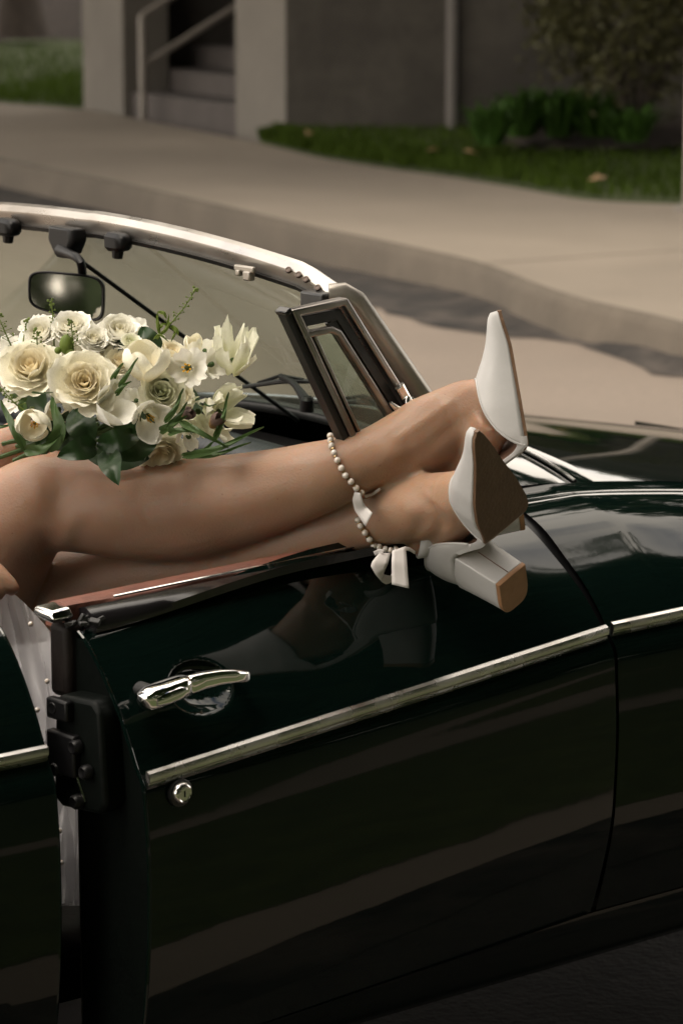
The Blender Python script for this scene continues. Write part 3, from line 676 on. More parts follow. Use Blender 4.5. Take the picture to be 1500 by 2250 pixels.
# quarter-light catch
kc = door_at(878, 868, -.128)
X_, Y_ = DF * .57 + V(0, 0, -.82), DF * .82 + V(0, 0, .57)
ct = MB(); ct.tube([kc - X_ * .016 + DO * .008, kc + X_ * .016 + DO * .008], [.0068, .0068], 12, [.005, .005], up=Y_)
ct.tube([kc + X_ * .006 + DO * .012, kc + X_ * .022 + DO * .012], [.007, .0065], 12)
ct.tube(spline([kc + DO * .012 + X_ * .002, kc + DO * .016 - Y_ * .012 + X_ * .008, kc + DO * .016 - Y_ * .022 + X_ * .002, kc + DO * .014 - Y_ * .027 - X_ * .014], 10), [.005, .0055, .005, .005, .0045, .004, .004, .0035, .003, .002], 10, up=DO)
ct.build('catch', M['chrome'], vent)

# -- front body: wings, cowl, bonnet
def zdrop(u): return -.15 * max(0, u - .12) ** 1.25
def plan(u): return -.045 * max(0, u - .35) ** 1.6 - (.10 * max(0, u - 1.12) ** 2 * 12)
CR = np.array([(-.262, .7975), (-.248, .7905), (-.232, .7885), (-.214, .7925), (-.190, .7935)])
side0 = np.r_[CR, FP[1:]]
def sections(u):
    p = side0.copy(); 
    p[4:, 1] += np.clip((p[4:, 1] - .6) / .19, 0, 1) * zdrop(u) ; p[:4, 1] += zdrop(u)
    p[:, 0] += plan(u)
    return spline(np.c_[p, 0 * p[:, :1]], 60)[:, :2]
SILL = [(-.030, .288), (-.034, .272), (-.040, .235), (-.060, .215), (-.10, .212)]
def arch(u, uc, R=.295):
    return math.sqrt(max(0, R * R - (u - uc) ** 2)) + .24 if abs(u - uc) < R else 0
wings = []
for sgn in (1, -1):
    f = (lambda v: v) if sgn == 1 else (lambda v: 2 * VC - v)
    rows = []
    for u in np.r_[np.linspace(.003, .3, 30), np.linspace(.3, 1.34, 60)[1:]]:
        p = sections(u); ar = arch(u, .78); row = []
        for v, z in p:
            row.append(cw(u, f(v), max(z, ar)))
        rows.append(row)
    o = MB().grid(np.array(rows)).build('front_wing', M['paint'], car, sharp=0)
    wings.append(o)
    sl = []
    for u in np.linspace(-.95, .47, 40): sl.append([cw(u, f(v), z) for v, z in [(-.12, .30), (-.034, .287)] + SILL[1:] + [(-.14, .215)]])
    MB().rings(sl).build('sill', M['paint'], car, sharp=50)
def mw(u):
    z = .6655 + .008 * u; p = sections(u); v = np.interp(-(z - .006), -p[20:, 1], p[20:, 0]); return cw(u, v, 0), EO, z
moulding('side_moulding', mw, np.r_[.004, .0055, np.linspace(.012, 1.2, 50)], h=.0095, parent=wings[0])
# small dark rubber bump stop on the wing top is a fender fitting
def bulge(u): return .037 - .022 * sm(.1, .6, u)
def deck(u, v): return .7975 + zdrop(u) + bulge(u) * (1 - ((v - VC) / .458) ** 2)
def hood_u(v): return .268 - .095 * abs((v - VC) / .458) ** 1.7
rows = []
for k in np.linspace(0, 1, 60):
    row = []
    for v in np.linspace(-.2655, 2 * VC + .2655, 50):
        u0 = hood_u(v) + .004; u = u0 + (1.28 - u0) * k; edge = 1 - min(1, k * 60) ; row.append(cw(u, v + (plan(u) * (-1 if v < VC else 1) if abs(v - VC) > .40 else 0), deck(u, v) - .004 * edge))
    rows.append(row)
bon = MB().grid(np.array(rows)).build('bonnet', M['paint'], car, sharp=0)
MB().tube([cw(hood_u(v) + .001, v, deck(hood_u(v), v) + .0005) for v in np.linspace(-.268, -1.17, 40)], .0026, 8).build('edge_trim', M['chrome'], bon)
rows = []
def scr_u(v): return .078 - .112 * abs((v - VC) / .52) ** 2.2
for k in np.linspace(0, 1, 16):
    rows.append([cw((scr_u(v) - .03) * (1 - k) + (hood_u(v) - .003) * k, v, deck(max(0, hood_u(v) * k), v) + .012 * (1 - k) ** 2 - .004 * (k > .99)) for v in np.linspace(-.2655, 2 * VC + .2655, 50)])
cowl = MB().grid(np.array(rows)).build('cowl', M['paint'], car, sharp=0)
for sgn in (0, 1):                       # cowl shoulder beside the screen pillar
    f = (lambda v: v) if sgn == 0 else (lambda v: 2 * VC - v)
    MB().grid(np.array([[cw(u, f(v), z - .0025) for v, z in [(-.272, .792), (-.25, .790), (-.22, .790), (-.19, .7935), (-.165, .783)]] for u in np.linspace(-.16, .006, 8)])).build('cowl_shoulder', M['paint'], car, sharp=0)
MB().grid(np.array([[cw(u, v - .012, z) for v, z in sections(max(0, u))[6:]] for u in np.linspace(-.022, .03, 6)])).build('door_jamb', M['plastic'], car, sharp=0)
nose = MB().grid(np.array([[cw(1.335 + .05 * (1 - ((v - VC) / .75) ** 2), v, z) for v in np.linspace(-.06, 2 * VC + .06, 20)] for z in (.30, .42, .52, .60)])).build('nose', M['paint'], car)
for f in (lambda v: v, lambda v: 2 * VC - v):
    c = cw(1.36, f(-.2), .50); disc('headlight', c, EF, [(-.05, .088), (0, .09), (.012, .085), (.025, .06), (.03, .02)], M['chrome'], car)
MB().tube([cw(1.36, .0, .40), cw(1.44, -.12, .40), cw(1.47, VC, .40), cw(1.44, 2 * VC + .12, .40), cw(1.36, 2 * VC, .40)], .035, 10).build('bumper', M['chrome'], car)
# -- rear wings
for sgn in (1, -1):
    f = (lambda v: v) if sgn == 1 else (lambda v: 2 * VC - v)
    us = np.linspace(-.826, -1.72, 60) if sgn == 1 else np.linspace(-.006, -1.72, 90)
    rows = []
    P = np.r_[[(-.20, .800), (-.16, .797), (-.125, .789)], RP]
    P[3:, 0] += .006
    Ps = spline(np.c_[P, 0 * P[:, :1]], 60)[:, :2]
    for u in us:
        ar = arch(u, -1.17, .29); row = []
        for v, z in Ps: row.append(cw(u, f(v - .06 * max(0, -1.25 - u) ** 1.5), max(z, ar) - .05 * max(0, -1.3 - u)))
        rows.append(row)
    rw = MB().grid(np.array(rows)).build('rear_wing', M['paint'], car, sharp=0)
    if sgn == 1:
        MB().tube([cw(-.8265, v - .001, z) for v, z in Ps], .002, 6).build('hem', M['paint'], rw)
        def mr_(u):
            z = .6535 + .006 * (u + .826); v = np.interp(-(z - .006), -Ps[:, 1], Ps[:, 0]); return cw(u, v, 0), EO, z
        moulding('side_moulding', mr_, np.r_[-.828, -.830, np.linspace(-.836, -1.6, 30)], h=.0095, parent=rw)
        MB().grid(np.array([[cw(-.830, v - .003, z), cw(-.836, -.16, z)] for v, z in Ps[4:]])).build('door_pillar', M['paint_in'], rw, sharp=0)
        sl = MB()
        sl.tube([cw(-.842 + .004 * math.sin(k * 2.2), -.155 + .015 * k / 10, .795 - .012 * k) for k in range(5)], .012, 10)
        sl.build('door_seal', M['rubber'], rw)
MB().grid(np.array([[cw(u, v, .80 - .05 * max(0, -1.3 - u)) for v in np.linspace(-.198, 2 * VC + .198, 12)] for u in np.linspace(-1.22, -1.72, 10)])).build('boot_lid', M['paint'], car)
MB().grid(np.array([[cw(-1.72 - .03 * math.sin(k), v, .78 - .12 * k) for v in np.linspace(-.06, 2 * VC + .06, 12)] for k in range(5)])).build('tail_panel', M['paint'], car)
MB().box(cw(-1.2, VC, .75), EF * .03, EO * .55, V(0, 0, .06)).build('folded_hood', M['rubber'], car, bevel=.03, seg=3)
# -- cockpit
MB().box(cw(-.42, -.095, .297), EF * .41, EO * .052, V(0, 0, .006)).build('dark_sill_cover', M['interior'], car)  # matt dark strip added so the sill top mirrors no sky
MB().box(cw(-.55, VC, .215), EF * .72, EO * .60, V(0, 0, .01)).build('floor', M['interior'], car)
MB().box(cw(-.55, VC, .30), EF * .60, EO * .09, V(0, 0, .09)).build('tunnel', M['interior'], car, bevel=.03)
MB().box(cw(-1.14, VC, .50), EF * .02, EO * .60, V(0, 0, .29)).build('rear_bulkhead', M['interior'], car)
MB().box(cw(.10, VC, .50), EF * .02, EO * .56, V(0, 0, .28)).build('front_bulkhead', M['interior'], car)
MB().box(cw(-.02, -.185, .5), EF * .10, EO * .012, V(0, 0, .27)).build('kick_panel', M['interior'], car)
for vc in (-.42, -1.02):
    sroot = empty('seat', ORG); sroot.parent = car; sroot.location = (0, 0, 0)
    MB().box(cw(-.70, vc, .30), EF * .22, EO * .21, V(0, 0, .065)).build('cushion', M['seat'], sroot, bevel=.04, seg=4)
    MB().box(cw(-1.0, vc, .55), EF * .06 + V(0, 0, .02), EO * .20, V(0, 0, .25) - EF * .08).build('backrest', M['seat'], sroot, bevel=.04, seg=4)
dash = MB()
dash.rings([[cw(u + scr_u(v) * .8, v, z) for u, z in ((-.20, .60), (-.215, .76), (-.20, .79), (-.165, .80), (-.03, .79), (-.03, .6))] for v in np.linspace(-.20, 2 * VC + .2, 24)])
dsh = dash.build('dashboard', M['dash'], car, bevel=.008)
MB().tube([cw(-.165 + scr_u(v) * .8, v, .808) for v in np.linspace(-.195, 2 * VC + .195, 24)], .027, 16).build('crash_roll', M['dash'], dsh)
for k, v in enumerate((-.35, -.62, -.84)):
    disc('gauge', cw(-.205 + scr_u(v) * .8 - .012, v, .70), -EF, [(-.01, .04), (.006, .04), (.008, .036), (.003, .034), (.002, .005)], M['chrome'], dsh)
sw = empty('steering_wheel', ORG); sw.parent = car; sw.location = (0, 0, 0)
swc = cw(-.46, -1.02, .72); ax_ = -EF * .9 + V(0, 0, .42); ax_ /= np.linalg.norm(ax_); sy = np.cross(ax_, EO); 
MB().rings([[swc + (EO * math.cos(a) + sy * math.sin(a)) * (.19 + .013 * math.cos(b)) + ax_ * .013 * math.sin(b) for b in np.linspace(0, 6.283, 9, endpoint=False)] for a in np.linspace(0, 2 * math.pi, 48)], caps=False).build('rim', M['plastic'], sw)
for a in (.1, math.pi - .1, -math.pi / 2): MB().tube([swc - ax_ * .02, swc + (EO * math.cos(a) + sy * math.sin(a)) * .185], [.014, .007], 8).build('spoke', M['old_chrome'], sw)
MB().tube([swc - ax_ * .01, swc - ax_ * .36], .02, 10).build('column', M['plastic'], sw)
# -- windscreen
def hz(v): return hz0(v) - .014 * sm(-.245, -.16, v) - .014 * sm(2 * VC + .245, 2 * VC + .16, v)
def hz0(v): return 1.1455 - .042 * ((v + .66) / .5) ** 2 if v > -.66 else 1.1445 - .042 * ((v + .66) / .62) ** 2
def hu(v): return -.304 - .030 * (1 - min(1, abs((v + .72) / .56)) ** 2)
vs_ = np.linspace(-.165, 2 * VC + .165, 60)
wf_ = empty('windscreen', ORG); wf_.parent = car; wf_.location = (0, 0, 0)
MB().rings([[cw(hu(v) + a, v, hz(v) + b) for a, b in ((.016, .009), (.009, .0125), (.001, .0100), (-.0055, .002), (-.0055, -.002), (.003, -.0185), (.010, -.0185), (.016, -.002))] for v in vs_]).build('header_rail', M['alu'], wf_, sharp=30)
MB().rings([[cw(hu(v) + a, v, hz(v) + b) for a, b in ((-.0035, -.0165), (.001, -.0225), (.010, -.0225), (.010, -.014))] for v in vs_]).build('glass_seal', M['rubber'], wf_)
for f in (lambda v: v, lambda v: 2 * VC - v):
    pts = [cw(-.316, f(-.172), 1.099), cw(-.303, f(-.163), 1.099), cw(-.288, f(-.158), 1.089), cw(-.16, f(-.172), .945), cw(-.045, f(-.186), .80), cw(-.02, f(-.19), .775)]
    MB().tube(pts, [.010, .0125, .0135, .0135, .015, .015], 16, [.010, .012, .013, .013, .014, .014], up=EO, power=2.6).build('pillar', M['pillar'], wf_, sharp=50)
    MB().tube([cw(-.308, f(-.186), 1.084), cw(-.30, f(-.178), 1.066), cw(-.17, f(-.190), .925), cw(-.05, f(-.203), .79)], [.009, .010, .010, .010], 10).build('pillar_seal', M['rubber'], wf_)
MB().box(cw(-.316, -.190, 1.088), EF * .014, EO * .022, V(0, 0, .010)).build('corner_block', M['rubber'], wf_, bevel=.003)
gl_ = MB().grid(np.array([[cw((hu(v) + .006) * (1 - k) + (scr_u(v) - .015) * k + .03 * math.sin(k * 3.14) * 0, v * (1 - k) + (VC + (v - VC) * .965) * k, (hz(v) - .012) * (1 - k) + (deck(.05, v) + .004) * k) for v in np.linspace(-.175, 2 * VC + .175, 40)] for k in np.linspace(0, 1, 20)]))
gl_.build('glass', M['glass'], wf_)
MB().tube([cw(scr_u(v) - .016, VC + (v - VC) * .965, deck(.05, v) + .005) for v in np.linspace(-.185, 2 * VC + .185, 40)], .010, 10).build('base_seal', M['rubber'], wf_)
def on_header(px):   # nearest header station to a photo column
    best = None
    for v in np.linspace(-.165, -1.2, 400):
        p = cw(hu(v), v, hz(v)); q = p - V(0, 0, CAM_H); dep = q @ V(0, cp, -sp); x = 750 + FPX * q[0] / dep
        if best is None or abs(x - px) < best[0]: best = (abs(x - px), v)
    return best[1]
for px in (645, 667, 686, 712):
    v = on_header(px); n = -EF * .55 + V(0, 0, .5) + EO * .3; n /= np.linalg.norm(n)
    disc('screw', cw(hu(v) - .009, v, hz(v) + .003), n, [(-.003, .0040), (.0004, .0040), (.0008, .0030), (.0001, .0016)], mat('rusty_screw', (.10, .075, .062), .5, metal=.6) if px == 645 else bpy.data.materials['rusty_screw'], wf_)
for px in (42, 283):
    v = on_header(px); c = cw(hu(v) - .014, v, hz(v) - .019)
    MB().tube([c - EO * .022 + V(0, 0, -.001), c - EO * .018, c + EO * .004, c + EO * .014, c + EO * .017], [.008, .013, .0125, .010, .006], 8, power=3).build('visor_pivot', M['plastic'], wf_, sharp=40)
    MB().tube([c - V(0, 0, .006) - EO * .004, c - V(0, 0, .021) - EO * .006], [.009, .007], 8).build('visor_pivot_foot', M['plastic'], wf_)
v = on_header(556); c = cw(hu(v) - .013, v, hz(v) - .012)
tk = MB(); tk.box(c, EF * .003, EO * .020, V(0, 0, .004)); tk.box(c + EO * .008 - V(0, 0, .008), EF * .005, EO * .007, V(0, 0, .006)); tk.box(c - EO * .012 - V(0, 0, .006), EF * .004, EO * .004, V(0, 0, .004))
tk.build('hood_clip', M['pillar'], wf_, bevel=.002)
v = on_header(690); c = cw(hu(v) - .012, v, hz(v) - .030)
MB().rings([[c + (EO * math.cos(a) + V(0, 0, math.sin(a) * 1.3)) * (.009 + .003 * math.cos(b)) + EF * .003 * math.sin(b) for b in np.linspace(0, 6.28, 6, endpoint=False)] for a in np.linspace(0, 6.283, 20)], caps=False).build('hood_eye', M['old_chrome'], wf_)
# mirror, its bracket and the stay rod
mr = empty('interior_mirror', ORG); mr.parent = car; mr.location = (0, 0, 0)
vm = on_header(167); mc_ = cw(hu(vm) - .016, vm, hz(vm) - .022)
MB().rings([[mc_ + EO * x * sx + EF * (-.012 if k % 2 else .012) * 0 + V(0, 0, z) - EF * d for x, z in ((-.030, .013), (.030, .013), (.034, -.002), (.020, -.022), (-.012, -.026), (-.032, -.006))] for k, (d, sx) in enumerate(((-.012, 1), (.006, 1), (.012, .8)))]).build('bracket', M['plastic'], mr, bevel=.003)
mdp = 3.93
mcen = at(147, 647, mdp)
MB().tube(spline([mc_ - V(0, 0, .018) - EF * .008, at(176, 572, mdp - .02), at(182, 604, mdp + .004)], 8), [.010, .008, .0065, .006, .006, .006, .006, .006], 10).build('stem', M['plastic'], mr)
mn = V(-.14, -1, .07); mn /= np.linalg.norm(mn); mx = np.cross(mn, V(0, 0, 1)); mx /= -np.linalg.norm(mx); mx = mx if mx[0] > 0 else -mx; mz = np.cross(mx, mn); mz = mz if mz[2] > 0 else -mz
tilt = -.135; mx, mz = mx * math.cos(tilt) + mz * math.sin(tilt), -mx * math.sin(tilt) + mz * math.cos(tilt)
def rrect(hw, hh, sk, N=40, p=4.5):
    out = []
    for a in np.linspace(0, 2 * math.pi, N, endpoint=False):
        c, q = math.cos(a), math.sin(a); x = math.copysign(abs(c) ** (2 / p), c) * hw; y = math.copysign(abs(q) ** (2 / p), q) * hh; out.append((x + sk * y, y * (1 + .12 * x / hw)))
    return out
MB().rings([[mcen + mx * x + mz * y + mn * d for x, y in rrect(.0515 * k, .0285 * k, -.12)] for d, k in ((-.018, .6), (-.014, .92), (-.004, 1), (.004, 1), (.005, .97), (.003, .93))]).build('shell', M['plastic'], mr, sharp=40)
MB().add([mcen + mx * x + mz * y + mn * .0036 for x, y in rrect(.0480, .0255, -.12)], [tuple(range(40))]).build('mirror_glass', M['mirror'], mr, smooth=False)
MB().tube([mc_ - V(0, 0, .022) + EO * .012, cw(.03, VC + .03, .835)], .0030, 8).build('stay_rod', M['plastic'], car)
# wipers parked on the cowl
for (px0, py0, px1, py1, ax, ay) in [(535, 850, 700, 838, 615, 848), (690, 882, 905, 897, 800, 888)]:
    wr = empty('wiper', ORG); wr.parent = car; wr.location = (0, 0, 0)
    dpt = 4.10 if px0 < 600 else 3.98
    a, b = at(px0, py0, dpt + .05), at(px1, py1, dpt - .03); m0 = (a + b) / 2 + V(0, 0, .006); pv = at(ax + 60, ay + 36, dpt - .06)
    MB().tube([a, a * .5 + b * .5 + V(0, 0, .004), b], [.003, .004, .003], 8).build('blade', M['rubber'], wr)
    MB().tube([a * .8 + b * .2 + V(0, 0, .004), m0 + V(0, 0, .006), a * .2 + b * .8 + V(0, 0, .004)], .0025, 6).build('yoke', M['plastic'], wr)
    MB().tube(spline([m0 + V(0, 0, .005), m0 * .5 + pv * .5 + V(0, 0, .010), pv], 8), [.004, .004, .004, .005, .005, .006, .007, .007], 8).build('arm', M['plastic'], wr)
    disc('pivot', pv, V(0.05, -.1, 1), [(-.012, .010), (.004, .010), (.008, .006)], M['plastic'], wr)
# wheels
for u in (.78, -1.17):
    for f in (lambda v: v, lambda v: 2 * VC - v):
        c = cw(u, f(-.10), .255); sg = 1 if f(0) == 0 else -1
        wh = empty('wheel', ORG); wh.parent = car; wh.location = (0, 0, 0)
        disc('tyre', c, EO * sg, [(-.06, .19), (-.065, .235), (-.045, .257), (.045, .257), (.065, .235), (.06, .185), (.03, .18)], M['tyre'], wh, 40)
        disc('rim', c, EO * sg, [(.0, .182), (.055, .182), (.05, .165), (.03, .12), (.04, .06), (.055, .04), (.06, .01)], M['chrome'], wh, 40)
# ------------------------------------------------------------------ the seated woman
VD = V(0, cp, -sp)
def rows_px(rows, n=60, flat=1.0):
    """rows (px,py,depth,radius in photo px) -> resampled 3D points and radii"""
    q = [np.r_[at(r[0], r[1], r[2]), r[3] * r[2] / FPX] for r in rows]
    s = spline(q, n); return s[:, :3], np.maximum(s[:, 3], .004)
SH = 1.045
RF = np.array([[-0.129761937403853, 0.707990313059898, -0.6941984991445501], [-0.5459907597866939, 0.5333960778977935, 0.6460516343999136], [0.8276810556178914, 0.46285887773337414, 0.31734166047755885]])
TF = V(0.19776002165473164, 3.4218350821815138, 0.7740280668194208)
def frontloc(p): return RF @ (np.asarray(p, float) * SH) + TF
fB = V(-.15, -.10, .98); fB /= np.linalg.norm(fB)
dB = V(.975, .06, .155); dB -= (dB @ fB) * fB; dB /= np.linalg.norm(dB); uB = -dB; yB = np.cross(uB, fB)
RB = np.stack([fB, yB, uB], 1)
def backdef(p):
    x, y, z = p; x = x if x > .09 else .09 + (x - .09) * .75
    return V(x, -y, z + .020 * sm(.100, .074, x) - .005 * sm(.06, .02, x))
TB = at(1101, 686, 3.53) - RB @ (backdef((.241, -.013, .004)) * SH)
def backloc(p): return RB @ (backdef(p) * SH) + TB

person = tag(empty('person', cw(-.76, -.5, .36)), 'seated person in a white tulle dress with bare crossed legs over the car door', 'person')
body = MB()
legA = [(-330, 1660, 3.80, 170), (-170, 1430, 3.73, 158), (-48, 1258, 3.68, 141), (30, 1150, 3.655, 120), (98, 1106, 3.645, 108), (180, 1109, 3.64, 107), (270, 1117, 3.63, 112), (350, 1121, 3.625, 114), (430, 1117, 3.615, 113), (520, 1099, 3.60, 103), (620, 1073, 3.57, 90), (700, 1049, 3.552, 81), (760, 1028, 3.548, 71), (815, 1006, 3.55, 66), (872, 981, 3.558, 71), (935, 953, 3.568, 81), (985, 928, 3.578, 78), (1032, 903, 3.572, 73)]
P, r = rows_px(legA, 90)
bl = [np.r_[backloc((.150, .002, .024)), .026], np.r_[backloc((.175, -.006, .017)), .013], np.r_[backloc((.205, -.012, .012)), .007]]
ex = spline([np.r_[P[-1], r[-1]]] + bl, 16)[1:]
dr_ = np.r_[r * .93, ex[:, 3]]; dr_[74:] *= np.interp(np.arange(74, len(dr_)), [74, 90, 95], [1, .62, .6])
body.tube(np.r_[P, ex[:, :3]], list(dr_), 28, list(np.r_[r, ex[:, 3]]), up=VD)
legB = [(-250, 1800, 3.88, 168), (-70, 1570, 3.82, 150), (50, 1410, 3.765, 126), (135, 1330, 3.735, 111), (260, 1290, 3.71, 108), (400, 1255, 3.685, 103), (540, 1222, 3.655, 91), (650, 1190, 3.63, 79), (720, 1168, 3.61, 71), (775, 1149, 3.595, 66), (830, 1133, 3.58, 68), (880, 1121, 3.568, 73), (940, 1112, 3.545, 73), (1000, 1096, 3.51, 62)]
P, r = rows_px(legB, 90)
bl = [np.r_[frontloc((.122, .003, .034)), .030], np.r_[frontloc((.16, -.004, .022)), .021], np.r_[frontloc((.20, -.010, .014)), .011]]
ex = spline([np.r_[P[-1], r[-1]]] + bl, 16)[1:]
body.tube(np.r_[P, ex[:, :3]], list(np.r_[r * .93, ex[:, 3]]), 28, list(np.r_[r, ex[:, 3]]), up=VD)
# heels and arches
body.tube(spline([np.r_[at(885, 1128, 3.567), .036], np.r_[frontloc((.008, .003, .145)), .034], np.r_[frontloc((-.012, .003, .120)), .030], np.r_[frontloc((-.014, .003, .102)), .022]], 14)[:, :3], [.036] * 5 + [.033] * 5 + [.027, .025, .022, .019], 20)
body.tube([frontloc((-.015, .003, .102)), frontloc((.03, .003, .094)), frontloc((.08, .003, .058)), frontloc((.125, .003, .034))], [.020, .024, .027, .026], 18)
body.tube([at(885, 990, 3.565), at(935, 1035, 3.60), at(965, 1070, 3.61)], [.036, .031, .024], 18)
body.tube([at(968, 1062, 3.61), at(1040, 1000, 3.585), backloc((.125, .003, .030))], [.026, .027, .026], 18)
# ankle bones, tendon, knee cap
# pelvis, trunk, neck, head (outside the picture, simply modelled)
hip = cw(-.80, -.52, .47)
trunk = [(hip, .155, .12), (cw(-.86, -.53, .58), .135, .105), (cw(-.92, -.54, .70), .125, .095), (cw(-.97, -.545, .82), .14, .105), (cw(-1.0, -.55, .93), .15, .10), (cw(-1.02, -.55, .99), .10, .075), (cw(-1.02, -.55, 1.03), .058, .056), (cw(-1.01, -.55, 1.10), .052, .054)]
body.tube([t[0] for t in trunk], [t[1] for t in trunk], 24, [t[2] for t in trunk], up=EO)
hc = cw(-.99, -.55, 1.20)
body.ball(hc, 1, 20, 16, ax=np.array([EF * .092, EO * .073, V(0, 0, .112)]))
body.tube([hc + EF * .075 - V(0, 0, .01), hc + EF * .108 - V(0, 0, .028)], [.011, .014], 10)
body.ball(hc + EF * .055 - V(0, 0, .075), 1, 12, 10, ax=np.array([EF * .04, EO * .045, V(0, 0, .035)]))
for s in (-1, 1): body.ball(hc + EO * s * .073 - V(0, 0, .01), 1, 10, 8, ax=np.array([EF * .02, EO * .01, V(0, 0, .03)]))
body.tube([hip, at(-330, 1660, 3.80)], [.12, .115], 20); body.tube([hip, at(-250, 1800, 3.88)], [.12, .115], 20)
# far arm to the bouquet: forearm shows at the left edge
sA, sB = cw(-1.0, -.71, .93), cw(-1.0, -.40, .93)
eA = at(-300, 1190, 3.86); wA = at(-45, 1028, 3.76)
P = spline([np.r_[sA, .05], np.r_[sA * .5 + eA * .5, .044], np.r_[eA, .038], np.r_[eA * .5 + wA * .5, .036], np.r_[wA, .0255], np.r_[at(15, 988, 3.735), .029], np.r_[at(60, 965, 3.72), .030]], 40)
body.tube(P[:, :3], list(P[:, 3]), 18)
def finger(pts, r0, r1): 
    p = spline(pts, 10); body.tube(p, list(np.linspace(r0, r1, 10)), 10); body.ball(p[-1], r1, 10, 8)
for k in range(4):
    b = at(70 + 4 * k, 945 + 14 * k, 3.70); finger([b, at(110 + 3 * k, 940 + 15 * k, 3.675), at(118 + 3 * k, 950 + 13 * k, 3.645)], .0085, .0065)
finger([at(45, 955, 3.70), at(75, 935, 3.68), at(100, 930, 3.66)], .0095, .0075)
# near arm: the hand gathers the tulle at the left edge
eB = at(-420, 1330, 3.62); wB = at(-150, 1215, 3.50)
P = spline([np.r_[sB, .05], np.r_[sB * .5 + eB * .5, .044], np.r_[eB, .038], np.r_[eB * .5 + wB * .5, .035], np.r_[wB, .026], np.r_[at(-90, 1228, 3.48), .030], np.r_[at(-45, 1240, 3.47), .028]], 40)
body.tube(P[:, :3], list(P[:, 3]), 18)
finger([at(-50, 1226, 3.46), at(-10, 1252, 3.447), at(10, 1272, 3.442), at(27, 1292, 3.442)], .0115, .0100)
finger([at(-55, 1240, 3.45), at(-22, 1268, 3.43), at(-10, 1290, 3.425), at(-2, 1306, 3.427)], .0105, .0085)
finger([at(-60, 1255, 3.45), at(-38, 1280, 3.425), at(-28, 1302, 3.425), at(-22, 1318, 3.43)], .0100, .0080)
finger([at(-70, 1262, 3.46), at(-55, 1288, 3.435), at(-47, 1308, 3.435), at(-44, 1322, 3.44)], .0090, .0070)
finger([at(-60, 1225, 3.48), at(-20, 1262, 3.50), at(8, 1300, 3.49)], .0115, .0090)
tmp = mesh('tmp_body', body.v, body.f, None, None)
md_ = tmp.modifiers.new('r', 'REMESH'); md_.mode = 'VOXEL'; md_.voxel_size = .0036
s_ = tmp.modifiers.new('s', 'SMOOTH'); s_.factor = .55; s_.iterations = 9
dg = bpy.context.evaluated_depsgraph_get(); dg.update()
bme = bpy.data.meshes.new_from_object(tmp.evaluated_get(dg)); bpy.data.objects.remove(tmp)
n_ = len(bme.vertices); co = np.empty(n_ * 3); bme.vertices.foreach_get('co', co); co = co.reshape(-1, 3)
# bones, tendons and hollows raised on the smooth limbs
nv = np.empty(n_ * 3); bme.vertices.foreach_get('normal', nv); nv = nv.reshape(-1, 3)
q_ = co - V(0, 0, CAM_H); dep = q_ @ V(0, cp, -sp); X2 = np.stack([750 + FPX * q_[:, 0] / dep, 1125 - FPX * (q_ @ V(0, sp, cp)) / dep], 1)
face = np.clip(-(nv @ V(0, cp, -sp)) * 2.2, 0, 1)
disp = np.zeros(n_)
for line, sig, amp in [([(878, 962), (955, 908), (1036, 850)], 8, .0016), ([(866, 1022), (930, 992), (1010, 925)], 12, -.0016), ([(858, 994), (866, 1000)], 17, .0034), ([(812, 1048), (900, 1046)], 10, -.0018),
                       ([(890, 1108), (898, 1118)], 18, .0034), ([(915, 1062), (990, 1062)], 8, .0014), ([(935, 1082), (962, 1108), (992, 1140)], 6, .0013), ([(925, 1150), (905, 1190)], 12, -.0022), ([(950, 1110), (970, 1150)], 9, -.0014),
                       ([(150, 1040), (400, 1036), (640, 1018)], 15, .0016), ([(260, 1178), (480, 1170), (640, 1118)], 22, -.0018), ([(55, 1058), (75, 1075)], 30, .0040), ([(132, 1050), (118, 1128)], 18, -.0026), ([(165, 1140), (112, 1262)], 14, .0022), ([(420, 1080), (600, 1060)], 26, .0012)]:
    P_ = lerp_poly(line, 40); d2 = np.min(((X2[:, None, :] - P_[None]) ** 2).sum(2), axis=1); disp += amp * np.exp(-d2 / (2 * sig * sig))
co = co + nv * (disp * face)[:, None]
po_ = V(*ORIG[person.name]); bme.vertices.foreach_set('co', (co - po_).ravel()); bme.shade_smooth(); bme.materials.clear()
bme.name = 'body'; bod = link('body', bme, M['skin'], person); ORIG[bod.name] = tuple(po_)
from mathutils.bvhtree import BVHTree
tri = [tuple(p.vertices) for p in bme.polygons]
bvh = BVHTree.FromPolygons([tuple(c) for c in co], tri)
CAMP = V(0, 0, CAM_H)
def hit(px, py):
    d = at(px, py, 1.0) - CAMP; d /= np.linalg.norm(d)
    l, n, i, ds = bvh.ray_cast(Vector(CAMP), Vector(d))
    return (None, None) if l is None else (V(*l), V(*n))
# face details, hair
for s in (-1, 1):
    MB().ball(hc + EF * .080 + EO * s * .032 + V(0, 0, .006), .0125, 12, 8).build('eye', M['white'], person)
MB().ball(hc + EF * .083 - V(0, 0, .060), 1, 12, 8, ax=np.array([EF * .009, EO * .024, V(0, 0, .008)])).build('mouth', M['leather'], person)
hr_ = MB(); hr_.ball(hc - EF * .018 + V(0, 0, .022), 1, 22, 16, ax=np.array([EF * .098, EO * .086, V(0, 0, .112)]))
for s in (-1, 0, 1): hr_.tube(spline([hc - EF * .06 + EO * .05 * s, hc - EF * .10 + EO * .07 * s - V(0, 0, .12), hc - EF * .09 + EO * .08 * s - V(0, 0, .28)], 10), list(np.linspace(.05, .02, 10)), 14)
hr_.build('hair', M['hair'], person)

